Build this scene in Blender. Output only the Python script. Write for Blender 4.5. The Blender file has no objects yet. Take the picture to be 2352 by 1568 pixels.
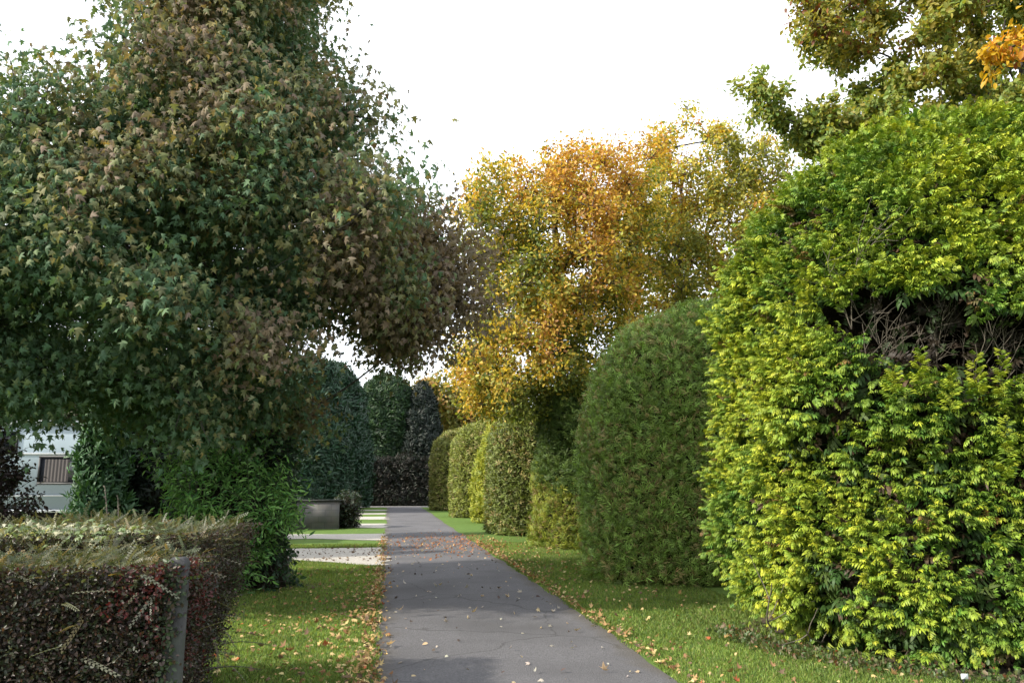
import bpy, math, random
import numpy as np
from mathutils import Vector

S = bpy.context.scene
# ------------------------------------------------------------------ camera
F_PX, W_PX, H_PX = 1837.5, 2352.0, 1568.0
PITCH, YAW, EYE = math.radians(10.09), math.radians(8.62), 1.6
cam = bpy.data.cameras.new("camera")
cam.sensor_width = 36.0
cam.lens = 36.0 * F_PX / W_PX
cam.clip_end = 2000
cam_o = bpy.data.objects.new("camera", cam)
S.collection.objects.link(cam_o)
cam_o.location = (0, 0, EYE)
cam_o.rotation_euler = (math.pi / 2 + PITCH, 0, -YAW)
S.camera = cam_o
# ------------------------------------------------------------------ world, sun, exposure
SUN_EL = math.radians(30)
SUN_AZ = math.radians(-105)          # clockwise from +Y: the sun stands to the left
world = bpy.data.worlds.new("World")
S.world = world
world.use_nodes = True
wt = world.node_tree
bg = wt.nodes["Background"]
sky = wt.nodes.new("ShaderNodeTexSky")
sky.sky_type = 'NISHITA'
sky.sun_disc = False
sky.sun_elevation = SUN_EL
sky.sun_rotation = SUN_AZ
sky.air_density = 1.0
sky.dust_density = 4.0
sky.ozone_density = 1.0
# thin bright cloud over the whole sky, uneven through noise
tc = wt.nodes.new("ShaderNodeTexCoord")
nz = wt.nodes.new("ShaderNodeTexNoise")
nz.inputs["Scale"].default_value = 1.6
nz.inputs["Detail"].default_value = 4
cr = wt.nodes.new("ShaderNodeMapRange")
cr.inputs["From Min"].default_value = 0.25
cr.inputs["From Max"].default_value = 0.75
cr.inputs["To Min"].default_value = 0.72
cr.inputs["To Max"].default_value = 0.95
mx = wt.nodes.new("ShaderNodeMix")
mx.data_type = 'RGBA'
mx.inputs["B"].default_value = (10.2, 10.6, 11.2, 1)
wt.links.new(tc.outputs["Generated"], nz.inputs["Vector"])
wt.links.new(nz.outputs["Fac"], cr.inputs["Value"])
wt.links.new(cr.outputs["Result"], mx.inputs["Factor"])
wt.links.new(sky.outputs["Color"], mx.inputs["A"])
wt.links.new(mx.outputs["Result"], bg.inputs["Color"])
bg.inputs["Strength"].default_value = 0.1
sun = bpy.data.lights.new("sun", 'SUN')
sun.energy = 3.9
sun.angle = math.radians(0.8)
sun.color = (1.0, 0.93, 0.80)
sun_o = bpy.data.objects.new("sun", sun)
S.collection.objects.link(sun_o)
to_sun = Vector((math.sin(SUN_AZ) * math.cos(SUN_EL), math.cos(SUN_AZ) * math.cos(SUN_EL), math.sin(SUN_EL)))
sun_o.rotation_euler = to_sun.to_track_quat('Z', 'Y').to_euler()
sun_o.location = to_sun * 60
S.view_settings.view_transform = 'Standard'
S.view_settings.look = 'None'
S.view_settings.exposure = 1.1
S.view_settings.gamma = 1.0
S.cycles.max_bounces = 8
S.cycles.diffuse_bounces = 3
S.cycles.transmission_bounces = 4
S.cycles.use_denoising = True

# ------------------------------------------------------------------ helpers
_fw = np.array([math.sin(YAW) * math.cos(PITCH), math.cos(YAW) * math.cos(PITCH), math.sin(PITCH)])
_rt = np.array([math.cos(YAW), -math.sin(YAW), 0])
_up = np.array([-math.sin(YAW) * math.sin(PITCH), -math.cos(YAW) * math.sin(PITCH), math.cos(PITCH)])

def at(px, py, Y):
    """A point measured in the photograph, at distance Y along the road."""
    d = _fw + (px - W_PX / 2) / F_PX * _rt + (H_PX / 2 - py) / F_PX * _up
    t = Y / d[1]
    return np.array([d[0] * t, Y, EYE + d[2] * t])

def nrm(v):
    return v / np.maximum(np.linalg.norm(v, axis=-1, keepdims=True), 1e-9)

def fbm(P, freq, seed, octaves=3):
    r = np.random.default_rng(seed)
    out = np.zeros(len(P)); amp = 1.0; tot = 0
    for o in range(octaves):
        for k in range(4):
            d = r.normal(size=3); d /= np.linalg.norm(d)
            out += amp * np.sin(P @ d * freq * r.uniform(0.7, 1.4) * 2 * math.pi + r.uniform(0, 6.28))
        tot += amp * 2.0
        freq *= 2.1; amp *= 0.55
    return np.clip(out / tot, -1, 1)

class Geo:
    """Collects vertices, polygons, vertex colours and material slots for one mesh object."""
    def __init__(self):
        self.v, self.l, self.s, self.c, self.m, self.n = [], [], [], [], [], 0
    def add(self, V, loops, sizes, col, mat=0):
        V = np.asarray(V, dtype=np.float32).reshape(-1, 3)
        loops = np.asarray(loops, dtype=np.int64).ravel()
        sizes = np.asarray(sizes, dtype=np.int64).ravel()
        col = np.asarray(col, dtype=np.float32)
        if col.ndim == 1: col = np.tile(col, (len(V), 1))
        self.v.append(V); self.l.append(loops + self.n); self.s.append(sizes); self.c.append(col)
        self.m.append(np.full(len(sizes), mat, dtype=np.int32)); self.n += len(V)
    def grid(self, G, col, mat=0, wrap=False):
        a, b = G.shape[:2]
        idx = np.arange(a * b).reshape(a, b)
        if wrap: idx = np.concatenate([idx, idx[:, :1]], axis=1)
        q = np.stack([idx[:-1, :-1], idx[:-1, 1:], idx[1:, 1:], idx[1:, :-1]], axis=-1).reshape(-1, 4)
        self.add(G.reshape(-1, 3), q, np.full(len(q), 4), col, mat)
    def tube(self, pts, r0, r1, col=(0.1, 0.09, 0.08), sides=6, mat=0):
        pts = np.asarray(pts, float)
        t = nrm(np.gradient(pts, axis=0))
        ref = np.array([0.31, 0.95, 0.1]) if abs(t[:, 2]).mean() > 0.6 else np.array([0.1, 0.2, 1.0])
        u = nrm(np.cross(t, ref)); w = np.cross(t, u)
        r = np.linspace(r0, r1, len(pts)) if np.ndim(r0) == 0 else np.asarray(r0)
        a = np.linspace(0, 2 * math.pi, sides, endpoint=False)
        G = pts[:, None] + r[:, None, None] * (np.cos(a)[None, :, None] * u[:, None] + np.sin(a)[None, :, None] * w[:, None])
        self.grid(G, np.asarray(col), mat, wrap=True)
    def box(self, lo, hi, col=(1, 1, 1), mat=0):
        x0, y0, z0 = lo; x1, y1, z1 = hi
        V = [(x0, y0, z0), (x1, y0, z0), (x1, y1, z0), (x0, y1, z0), (x0, y0, z1), (x1, y0, z1), (x1, y1, z1), (x0, y1, z1)]
        q = [(0, 3, 2, 1), (4, 5, 6, 7), (0, 1, 5, 4), (1, 2, 6, 5), (2, 3, 7, 6), (3, 0, 4, 7)]
        self.add(V, q, [4] * 6, col, mat)
    def scatter(self, tpl, P, A, N, size, col, tip=None, mat=0, wid=None):
        """tpl = (verts k x 3: width, length, height; faces). One copy per point, along A, with its upper side towards N."""
        if isinstance(tpl, list):
            nt = len(tpl); ix = np.arange(len(P)) % nt
            N = np.broadcast_to(N, P.shape); size = np.broadcast_to(np.asarray(size, float), (len(P),))
            for q in range(nt):
                k = ix == q
                self.scatter(tpl[q], P[k], A[k], N[k], size[k], col[k], None if tip is None else tip[k], mat, None if wid is None else wid[k])
            return
        tv, tf = tpl
        n, k = len(P), len(tv)
        A = nrm(A); R = nrm(np.cross(A, N)); U = np.cross(R, A)
        size = np.broadcast_to(np.asarray(size, float), (n,))
        ws = size if wid is None else size * wid
        V = P[:, None] + size[:, None, None] * (tv[None, :, 1, None] * A[:, None] + tv[None, :, 2, None] * U[:, None]) \
            + ws[:, None, None] * tv[None, :, 0, None] * R[:, None]
        lp = np.concatenate([np.asarray(f) for f in tf]); sz = np.array([len(f) for f in tf])
        loops = (np.arange(n)[:, None] * k + lp[None]).ravel()
        C = np.repeat(col[:, None], k, axis=1)
        if tip is not None:
            g = np.clip(np.sqrt(tv[:, 0] ** 2 + tv[:, 1] ** 2), 0, 1)[None, :, None] ** 1.2
            C = C * (1 - g) + tip[:, None] * g
        self.add(V.reshape(-1, 3), loops, np.tile(sz, n), C.reshape(-1, 3), mat)
    def build(self, name, mats, parent=None, smooth=False):
        me = bpy.data.meshes.new(name)
        V = np.concatenate(self.v); L = np.concatenate(self.l).astype(np.int32); Sz = np.concatenate(self.s).astype(np.int32)
        me.vertices.add(len(V)); me.vertices.foreach_set("co", V.ravel())
        me.loops.add(len(L)); me.loops.foreach_set("vertex_index", L)
        me.polygons.add(len(Sz))
        me.polygons.foreach_set("loop_start", (np.cumsum(Sz) - Sz).astype(np.int32))
        me.polygons.foreach_set("material_index", np.concatenate(self.m))
        if smooth: me.polygons.foreach_set("use_smooth", np.ones(len(Sz), dtype=bool))
        ca = me.color_attributes.new("Col", 'FLOAT_COLOR', 'POINT')
        C = np.concatenate(self.c); C = np.concatenate([C, np.ones((len(C), 1), np.float32)], axis=1)
        ca.data.foreach_set("color", C.astype(np.float32).ravel())
        me.update(calc_edges=True)
        for m in (mats if isinstance(mats, (list, tuple)) else [mats]): me.materials.append(m)
        o = bpy.data.objects.new(name, me)
        S.collection.objects.link(o)
        if parent is not None:
            o.parent = parent
            o.matrix_parent_inverse = parent.matrix_basis.inverted()
        return o

def tag(o, label=None, cat=None, group=None, kind=None):
    if label: o["label"] = label
    if cat: o["category"] = cat
    if group: o["group"] = group
    if kind: o["kind"] = kind
    return o

def thing(name, loc, label, cat, group=None):
    o = bpy.data.objects.new(name, None)
    S.collection.objects.link(o)
    o.location = loc; o.empty_display_size = 0.3
    return tag(o, label, cat, group)

def pick(r, n, pal, jit=0.16):
    cols = np.array([p[0] for p in pal]); w = np.array([p[1] for p in pal], float); w /= w.sum()
    C = cols[r.choice(len(cols), n, p=w)]
    return C * r.uniform(1 - jit, 1 + jit, (n, 1)) * r.uniform(0.94, 1.06, (n, 3))

# ------------------------------------------------------------------ materials
def new_mat(name):
    m = bpy.data.materials.new(name); m.use_nodes = True
    t = m.node_tree
    return m, t, t.nodes["Principled BSDF"], t.nodes["Material Output"]

def leaf_mat(name, rough=0.5, spec=0.35, trans=0.35, warm=(1.15, 1.05, 0.45)):
    m, t, p, out = new_mat(name)
    a = t.nodes.new("ShaderNodeAttribute"); a.attribute_name = "Col"
    t.links.new(a.outputs["Color"], p.inputs["Base Color"])
    p.inputs["Roughness"].default_value = rough
    p.inputs["Specular IOR Level"].default_value = spec
    tr = t.nodes.new("ShaderNodeBsdfTranslucent")
    mu = t.nodes.new("ShaderNodeMix"); mu.data_type = 'RGBA'; mu.blend_type = 'MULTIPLY'
    mu.inputs["Factor"].default_value = 1.0
    mu.inputs["B"].default_value = (*[w * 1.3 for w in warm], 1)
    t.links.new(a.outputs["Color"], mu.inputs["A"])
    t.links.new(mu.outputs["Result"], tr.inputs["Color"])
    ms = t.nodes.new("ShaderNodeMixShader"); ms.inputs[0].default_value = trans
    t.links.new(p.outputs[0], ms.inputs[1]); t.links.new(tr.outputs[0], ms.inputs[2])
    t.links.new(ms.outputs[0], out.inputs["Surface"])
    return m

def solid_mat(name, c1, c2, scale=8, rough=0.85, detail=6, bump=0.0, bscale=None, spec=0.3, stretch=(1, 1, 1), c3=None, s3=0.7):
    m, t, p, out = new_mat(name)
    co = t.nodes.new("ShaderNodeTexCoord"); mp = t.nodes.new("ShaderNodeMapping")
    mp.inputs["Scale"].default_value = stretch
    t.links.new(co.outputs["Object"], mp.inputs["Vector"])
    n = t.nodes.new("ShaderNodeTexNoise"); n.inputs["Scale"].default_value = scale; n.inputs["Detail"].default_value = detail
    n.inputs["Roughness"].default_value = 0.65
    t.links.new(mp.outputs[0], n.inputs["Vector"])
    r = t.nodes.new("ShaderNodeValToRGB")
    r.color_ramp.elements[0].position = 0.32; r.color_ramp.elements[0].color = (*c1, 1)
    r.color_ramp.elements[1].position = 0.68; r.color_ramp.elements[1].color = (*c2, 1)
    t.links.new(n.outputs["Fac"], r.inputs[0])
    src = r.outputs[0]
    if c3 is not None:
        n3 = t.nodes.new("ShaderNodeTexNoise"); n3.inputs["Scale"].default_value = s3; n3.inputs["Detail"].default_value = 4
        t.links.new(mp.outputs[0], n3.inputs["Vector"])
        r3 = t.nodes.new("ShaderNodeMapRange"); r3.inputs["From Min"].default_value = 0.45; r3.inputs["From Max"].default_value = 0.68
        t.links.new(n3.outputs["Fac"], r3.inputs["Value"])
        mm = t.nodes.new("ShaderNodeMix"); mm.data_type = 'RGBA'; mm.inputs["B"].default_value = (*c3, 1)
        t.links.new(r3.outputs[0], mm.inputs["Factor"]); t.links.new(src, mm.inputs["A"]); src = mm.outputs["Result"]
    t.links.new(src, p.inputs["Base Color"])
    p.inputs["Roughness"].default_value = rough
    p.inputs["Specular IOR Level"].default_value = spec
    if bump:
        nb = t.nodes.new("ShaderNodeTexNoise"); nb.inputs["Scale"].default_value = bscale or scale * 4; nb.inputs["Detail"].default_value = 5
        t.links.new(mp.outputs[0], nb.inputs["Vector"])
        b = t.nodes.new("ShaderNodeBump"); b.inputs["Strength"].default_value = bump; b.inputs["Distance"].default_value = 0.02
        t.links.new(nb.outputs["Fac"], b.inputs["Height"]); t.links.new(b.outputs[0], p.inputs["Normal"])
    return m

M_maple = leaf_mat("maple_leaf", 0.6, 0.2, 0.28)
M_beech = leaf_mat("beech_leaf", 0.5, 0.3, 0.42, (1.15, 1.0, 0.4))
M_conifer = leaf_mat("conifer_spray", 0.55, 0.3, 0.18, (1.1, 1.1, 0.4))
M_shrub = leaf_mat("shrub_leaf", 0.45, 0.35, 0.3)
M_litter = leaf_mat("dry_leaf", 0.7, 0.2, 0.15, (1.1, 0.95, 0.6))
M_grass = leaf_mat("grass_blade", 0.55, 0.25, 0.3)
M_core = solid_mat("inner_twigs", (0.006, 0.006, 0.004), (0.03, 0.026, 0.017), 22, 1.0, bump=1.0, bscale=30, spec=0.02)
M_bark = solid_mat("bark", (0.035, 0.03, 0.025), (0.10, 0.09, 0.075), 14, 0.9, bump=0.6, stretch=(1, 1, 0.25))
M_twig = solid_mat("dead_twig", (0.06, 0.05, 0.04), (0.16, 0.14, 0.11), 20, 0.85)
M_lawn = solid_mat("lawn", (0.062, 0.11, 0.024), (0.105, 0.165, 0.036), 5, 0.95, bump=0.5, bscale=60, spec=0.1, c3=(0.095, 0.15, 0.03), s3=0.5)
M_tarmac = solid_mat("tarmac", (0.078, 0.076, 0.081), (0.16, 0.156, 0.163), 60, 0.92, detail=12, bump=0.8, bscale=110, spec=0.2, c3=(0.088, 0.086, 0.09), s3=0.6)
M_gravel = solid_mat("pale_gravel", (0.25, 0.23, 0.20), (0.48, 0.45, 0.40), 25, 0.9, detail=10, bump=0.8, bscale=60)
M_far_road = solid_mat("pale_tarmac", (0.22, 0.2, 0.19), (0.33, 0.31, 0.29), 8, 0.9)  # paler than the main road's tarmac
M_soil = solid_mat("bare_soil", (0.045, 0.035, 0.025), (0.13, 0.10, 0.07), 9, 0.95, bump=0.8)
M_conc = solid_mat("concrete", (0.03, 0.03, 0.032), (0.062, 0.06, 0.062), 9, 0.95, bump=0.3, c3=(0.035, 0.045, 0.03), s3=6)
M_van = solid_mat("caravan_panel", (0.29, 0.355, 0.41), (0.33, 0.40, 0.455), 1.5, 0.4, spec=0.5)  # panel tone lowered and blued to stand in for shade on the caravan
M_vanroof = solid_mat("caravan_roof", (0.72, 0.75, 0.76), (0.8, 0.82, 0.83), 2, 0.4)
M_vantrim = solid_mat("white_trim", (0.75, 0.77, 0.78), (0.82, 0.83, 0.84), 3, 0.35)
M_dark = solid_mat("dark_rubber", (0.012, 0.013, 0.015), (0.025, 0.025, 0.03), 10, 0.5)
M_curtain = solid_mat("curtain", (0.075, 0.066, 0.066), (0.11, 0.098, 0.095), 6, 0.9, stretch=(9, 1, 0.2))
m, t, p, out = new_mat("window_glass")
p.inputs["Base Color"].default_value = (0.02, 0.022, 0.028, 1); p.inputs["Roughness"].default_value = 0.06
M_glass = m
m, t, p, out = new_mat("clear_glass")
p.inputs["Base Color"].default_value = (0.9, 0.92, 0.95, 1); p.inputs["Roughness"].default_value = 0.03
p.inputs["Transmission Weight"].default_value = 1.0; p.inputs["IOR"].default_value = 1.1
M_clear = m
t = M_tarmac.node_tree; p = t.nodes["Principled BSDF"]
src = p.inputs["Base Color"].links[0].from_socket
co = t.nodes.new("ShaderNodeTexCoord")
wn = t.nodes.new("ShaderNodeTexNoise"); wn.inputs["Scale"].default_value = 1.7; wn.inputs["Detail"].default_value = 5
t.links.new(co.outputs["Object"], wn.inputs["Vector"])
wm = t.nodes.new("ShaderNodeMix"); wm.data_type = 'RGBA'; wm.inputs["Factor"].default_value = 0.25
t.links.new(co.outputs["Object"], wm.inputs["A"]); t.links.new(wn.outputs["Color"], wm.inputs["B"])
vo = t.nodes.new("ShaderNodeTexVoronoi"); vo.feature = 'DISTANCE_TO_EDGE'; vo.inputs["Scale"].default_value = 0.55
t.links.new(wm.outputs["Result"], vo.inputs["Vector"])
vr = t.nodes.new("ShaderNodeMapRange"); vr.inputs["From Min"].default_value = 0.0; vr.inputs["From Max"].default_value = 0.008
vr.inputs["To Min"].default_value = 0.45; vr.inputs["To Max"].default_value = 0.0
t.links.new(vo.outputs["Distance"], vr.inputs["Value"])
ck = t.nodes.new("ShaderNodeMix"); ck.data_type = 'RGBA'; ck.inputs["B"].default_value = (0.03, 0.03, 0.028, 1)
t.links.new(vr.outputs[0], ck.inputs["Factor"]); t.links.new(src, ck.inputs["A"])
sx = t.nodes.new("ShaderNodeSeparateXYZ"); t.links.new(co.outputs["Object"], sx.inputs[0])
ab = t.nodes.new("ShaderNodeMath"); ab.operation = 'SUBTRACT'; ab.inputs[1].default_value = 1.16; t.links.new(sx.outputs["X"], ab.inputs[0])
ab2 = t.nodes.new("ShaderNodeMath"); ab2.operation = 'ABSOLUTE'; t.links.new(ab.outputs[0], ab2.inputs[0])
nj = t.nodes.new("ShaderNodeMath"); nj.operation = 'MULTIPLY_ADD'; nj.inputs[1].default_value = 0.5; t.links.new(wn.outputs["Fac"], nj.inputs[0]); t.links.new(ab2.outputs[0], nj.inputs[2])
er = t.nodes.new("ShaderNodeMapRange"); er.inputs["From Min"].default_value = 1.28; er.inputs["From Max"].default_value = 1.52; er.inputs["To Max"].default_value = 0.6
t.links.new(nj.outputs[0], er.inputs["Value"])
ed = t.nodes.new("ShaderNodeMix"); ed.data_type = 'RGBA'; ed.inputs["B"].default_value = (0.085, 0.07, 0.045, 1)
t.links.new(er.outputs[0], ed.inputs["Factor"]); t.links.new(ck.outputs["Result"], ed.inputs["A"])
t.links.new(ed.outputs["Result"], p.inputs["Base Color"])
# concrete blockwork
m, t, p, out = new_mat("concrete_blocks")
co = t.nodes.new("ShaderNodeTexCoord"); mp = t.nodes.new("ShaderNodeMapping"); mp.inputs["Rotation"].default_value = (math.radians(90), 0, 0)
br = t.nodes.new("ShaderNodeTexBrick")
br.inputs["Scale"].default_value = 1.0; br.inputs["Brick Width"].default_value = 0.45; br.inputs["Row Height"].default_value = 0.225
br.inputs["Mortar Size"].default_value = 0.007; br.inputs["Color1"].default_value = (0.21, 0.185, 0.17, 1); br.inputs["Color2"].default_value = (0.26, 0.24, 0.225, 1)
br.inputs["Mortar"].default_value = (0.16, 0.15, 0.14, 1)
t.links.new(co.outputs["Object"], mp.inputs["Vector"]); t.links.new(mp.outputs[0], br.inputs["Vector"])
nn = t.nodes.new("ShaderNodeTexNoise"); nn.inputs["Scale"].default_value = 3; nn.inputs["Detail"].default_value = 6
t.links.new(co.outputs["Object"], nn.inputs["Vector"])
mm = t.nodes.new("ShaderNodeMix"); mm.data_type = 'RGBA'; mm.blend_type = 'MULTIPLY'; mm.inputs["Factor"].default_value = 0.6
t.links.new(br.outputs["Color"], mm.inputs["A"]); t.links.new(nn.outputs["Color"], mm.inputs["B"])
mg = t.nodes.new("ShaderNodeHueSaturation"); mg.inputs["Saturation"].default_value = 0.35; mg.inputs["Value"].default_value = 0.9
t.links.new(mm.outputs["Result"], mg.inputs["Color"]); t.links.new(mg.outputs[0], p.inputs["Base Color"]); p.inputs["Roughness"].default_value = 0.95
M_block = m

# ------------------------------------------------------------------ leaf and spray shapes (width, length, height)
def tpl(v, f): return np.array(v, float), f
_m = [(0.04, 0.0), (0.26, 0.02), (0.54, 0.12), (0.25, 0.30), (0.62, 0.68), (0.22, 0.55), (0.17, 0.72), (0.0, 1.1)]
_mv = [(x, y, -0.35 * abs(x) - 0.22 * y * y) for x, y in _m] + [(-x, y, -0.35 * abs(x) - 0.22 * y * y) for x, y in _m[-2::-1]]
def maple_leaf(fold, droop, twist, k=1.0):
    right = [(x * k, y, -fold * abs(x) - droop * y * y + twist * x * y) for x, y in _m]
    left = [(-x * k, y, -fold * abs(x) - droop * y * y - twist * x * y) for x, y in _m[-2:0:-1]]
    c = (0, 0.42, 0.02)
    V = right + left + [c]; n = len(V) - 1
    return tpl(V, [[n, i, (i + 1) % n] for i in range(n)])
T_maple = [maple_leaf(0.3, 0.15, 0.2), maple_leaf(0.75, 0.4, -0.3, 0.8), maple_leaf(0.1, 0.45, 0.5), maple_leaf(1.0, 0.2, 0.3, 0.65), maple_leaf(0.45, 0.7, -0.2)]
T_curl = [maple_leaf(-0.8, -0.5, 0.4, 0.8), maple_leaf(0.7, 0.5, 0.6, 0.8), maple_leaf(-0.3, -0.7, -0.6), maple_leaf(1.1, 0.3, 0.2, 0.55)]
T_oval = tpl([(0, 0, 0), (0.27, 0.3, 0.07), (0.24, 0.68, 0.03), (0, 1, -0.12), (-0.24, 0.68, 0.03), (-0.27, 0.3, 0.07)], [[0, 1, 2, 3], [0, 3, 4, 5]])
T_lance = tpl([(0, 0, 0), (0.13, 0.35, 0.03), (0.09, 0.7, -0.04), (0, 1, -0.2), (-0.09, 0.7, -0.04), (-0.13, 0.35, 0.03)], [[0, 1, 2, 3], [0, 3, 4, 5]])
T_blade = tpl([(-0.5, 0, 0), (0.5, 0, 0), (0.3, 0.6, 0.12), (0, 1, 0.4), (-0.3, 0.6, 0.12)], [[0, 1, 2, 3, 4]])

def fan(kites, droop=0.35):
    """Flat conifer spray: small tapering branchlets either side of a midrib, tips hanging."""
    V, Fc = [], []
    for (bx, by, ang, ln, w) in kites:
        d = (math.sin(ang), math.cos(ang)); n = (math.cos(ang), -math.sin(ang))
        pts = [(bx, by), (bx + d[0] * ln * .45 + n[0] * w, by + d[1] * ln * .45 + n[1] * w), (bx + d[0] * ln, by + d[1] * ln),
               (bx + d[0] * ln * .45 - n[0] * w, by + d[1] * ln * .45 - n[1] * w)]
        i = len(V)
        V += [(x, y, -droop * (x * x * 1.2 + y * y * 0.6) + (0.02 if k in (1, 3) else 0)) for k, (x, y) in enumerate(pts)]
        Fc.append([i, i + 1, i + 2, i + 3])
    return tpl(V, Fc)
def spray(kites, seed, hook=0.5, droop=0.25):
    """Conifer spray: separate curled branchlets, each rising from the midrib and hooking down at its tip."""
    rr = np.random.default_rng(seed)
    V, Fc = [], []
    for (by, ang, ln, w) in kites:
        ang += rr.normal() * 0.15; ln *= rr.uniform(0.8, 1.2)
        d = np.array([math.sin(ang), math.cos(ang)]); n = np.array([math.cos(ang), -math.sin(ang)])
        lift = rr.uniform(-0.05, 0.12) * ln * 2; hk = hook * rr.uniform(0.6, 1.3)
        i = len(V)
        z0 = -droop * by * by
        def pt(u, k, z):
            q = np.array([0, by]) + d * ln * u + n * w * k
            V.append((q[0], q[1], z0 + z))
        pt(0, 0, 0)
        pt(0.42, 1, lift - 0.012); pt(0.42, -1, lift - 0.012)
        pt(0.8, 0.85, lift - hk * ln * 0.45); pt(0.8, -0.85, lift - hk * ln * 0.45)
        pt(1.0, 0, lift - hk * ln * 0.95)
        Fc += [[i, i + 1, i + 2], [i + 1, i + 3, i + 4, i + 2], [i + 3, i + 5, i + 4]]
    return tpl(V, Fc)
_k = [(0.0, 0, 0.5, 0.03), (0.45, 0, 0.5, 0.07)]
for j, yb in enumerate((0.08, 0.26, 0.44, 0.62)):
    _k += [(yb, 0.9, 0.46 - 0.06 * j, 0.072), (yb + 0.08, -0.9, 0.46 - 0.06 * j, 0.072)]
T_gold = [spray(_k, q, 0.7 + 0.14 * q, 0.35) for q in range(4)]
_k = [(0.0, 0, 1.0, 0.045), (0.1, 0.8, 0.55, 0.045), (0.15, -0.8, 0.55, 0.045), (0.4, 0.7, 0.45, 0.04), (0.45, -0.7, 0.45, 0.04)]
T_clip = [spray(_k, 10 + q, 0.25 + 0.15 * q, 0.25) for q in range(4)]
_k = [(0.0, 0, 1.0, 0.08), (0.15, 0.75, 0.6, 0.075), (0.2, -0.75, 0.6, 0.075)]
T_clip3 = [spray(_k, 20 + q, 0.3 + 0.15 * q, 0.25) for q in range(3)]
_h = [(0, 0, 0, 1.0, 0.012)]
for j in range(9):
    _h += [(0, 0.08 + j * 0.1, 1.0, 0.13 - 0.006 * j, 0.035), (0, 0.12 + j * 0.1, -1.0, 0.13 - 0.006 * j, 0.035)]
T_herring = fan(_h, 0.25)

# ------------------------------------------------------------------ ground, road, pitches
def structure(o): o["kind"] = "structure"; return o

def wobble_strip(name, y0, y1, xl, xr, z, mat, step=0.35, amp=0.03, seed=1):
    r = np.random.default_rng(seed)
    ys = np.arange(y0, y1 + step, step)
    def sm(): return np.convolve(r.normal(size=len(ys) + 4), [.15, .25, .3, .25, .15], 'valid') * amp
    L = xl(ys) + sm(); R = xr(ys) + sm()
    xs = np.linspace(0, 1, 5)
    G = np.stack([np.stack([L * (1 - u) + R * u, ys, np.full(len(ys), z)], -1) for u in xs], 1)
    g = Geo(); g.grid(G, (1, 1, 1))
    return structure(g.build(name, mat))

g = Geo()
xs = np.concatenate([[-300, -120, -60], np.arange(-30, 31, 3), [60, 120, 300]]); ys = np.concatenate([[-60, -20], np.arange(-6, 66, 3), [90, 150, 400]])
X, Y = np.meshgrid(xs, ys); g.grid(np.stack([X, Y, np.zeros_like(X)], -1), (1, 1, 1))
structure(g.build("lawn", M_lawn))
wobble_strip("road", -8, 57.5, lambda y: -0.1 + 0 * y, lambda y: 2.42 - 0.002 * y, 0.006, M_tarmac, amp=0.06, seed=4)
wobble_strip("cross_road", 57.3, 60.0, lambda y: -4.5 + 0 * y, lambda y: 9 + 0 * y, 0.011, M_far_road, seed=5)

def pitch(y0, y1, flare, seed):
    r = np.random.default_rng(seed)
    xs = np.array([-13, -9, -6, -4, -3, -2.2, -1.6, -1.1, -0.7, -0.4, -0.15])
    near = y0 + flare * np.clip((-xs - 0.2) / 2.0, 0, 1) + r.normal(size=len(xs)) * 0.07
    far = y1 + r.normal(size=len(xs)) * 0.06
    n = 22
    u = np.linspace(0, 1, n)
    G = np.zeros((n, len(xs), 3))
    for i in range(n):
        G[i, :, 0] = xs; G[i, :, 1] = near * (1 - u[i]) + far * u[i]; G[i, :, 2] = 0.012
    jag = r.uniform(-0.06, 0.16, n) + (r.random(n) < 0.2) * 0.2
    G[:, -1, 0] += jag; G[:, -2, 0] += jag * 0.5
    g = Geo(); g.grid(G, (1, 1, 1))
    return structure(g.build("gravel_path", M_gravel))
for i, (y0, y1, fl) in enumerate([(16.6, 21.2, 1.7), (24.0, 27.1, 0.9), (30.5, 34.0, 0.8), (37.7, 41.1, 0.6), (44.0, 46.2, 0.3), (49.8, 51.9, 0.2)]):
    pitch(y0, y1, fl, 40 + i)

# bare soil under the golden conifer and beside the leafy shrub
def patch(name, cx, cy, a, b, z, seed):
    r = np.random.default_rng(seed); n = 48
    th = np.linspace(0, 2 * math.pi, n, endpoint=False)
    k = 1 + 0.12 * np.sin(3 * th + 1) + 0.08 * np.sin(7 * th) + r.normal(size=n) * 0.03
    g = Geo()
    G = np.stack([np.stack([cx + a * k * np.cos(th) * q, cy + b * k * np.sin(th) * q, np.full(n, z)], -1) for q in (0.02, 0.5, 1.0)], 0)
    g.grid(G, (1, 1, 1), wrap=True)
    return structure(g.build(name, M_soil))
patch("bare_soil", 6.75, 8.3, 2.6, 2.45, 0.005, 3)
patch("bare_soil", -1.65, 13.6, 0.75, 0.5, 0.004, 6)

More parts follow.
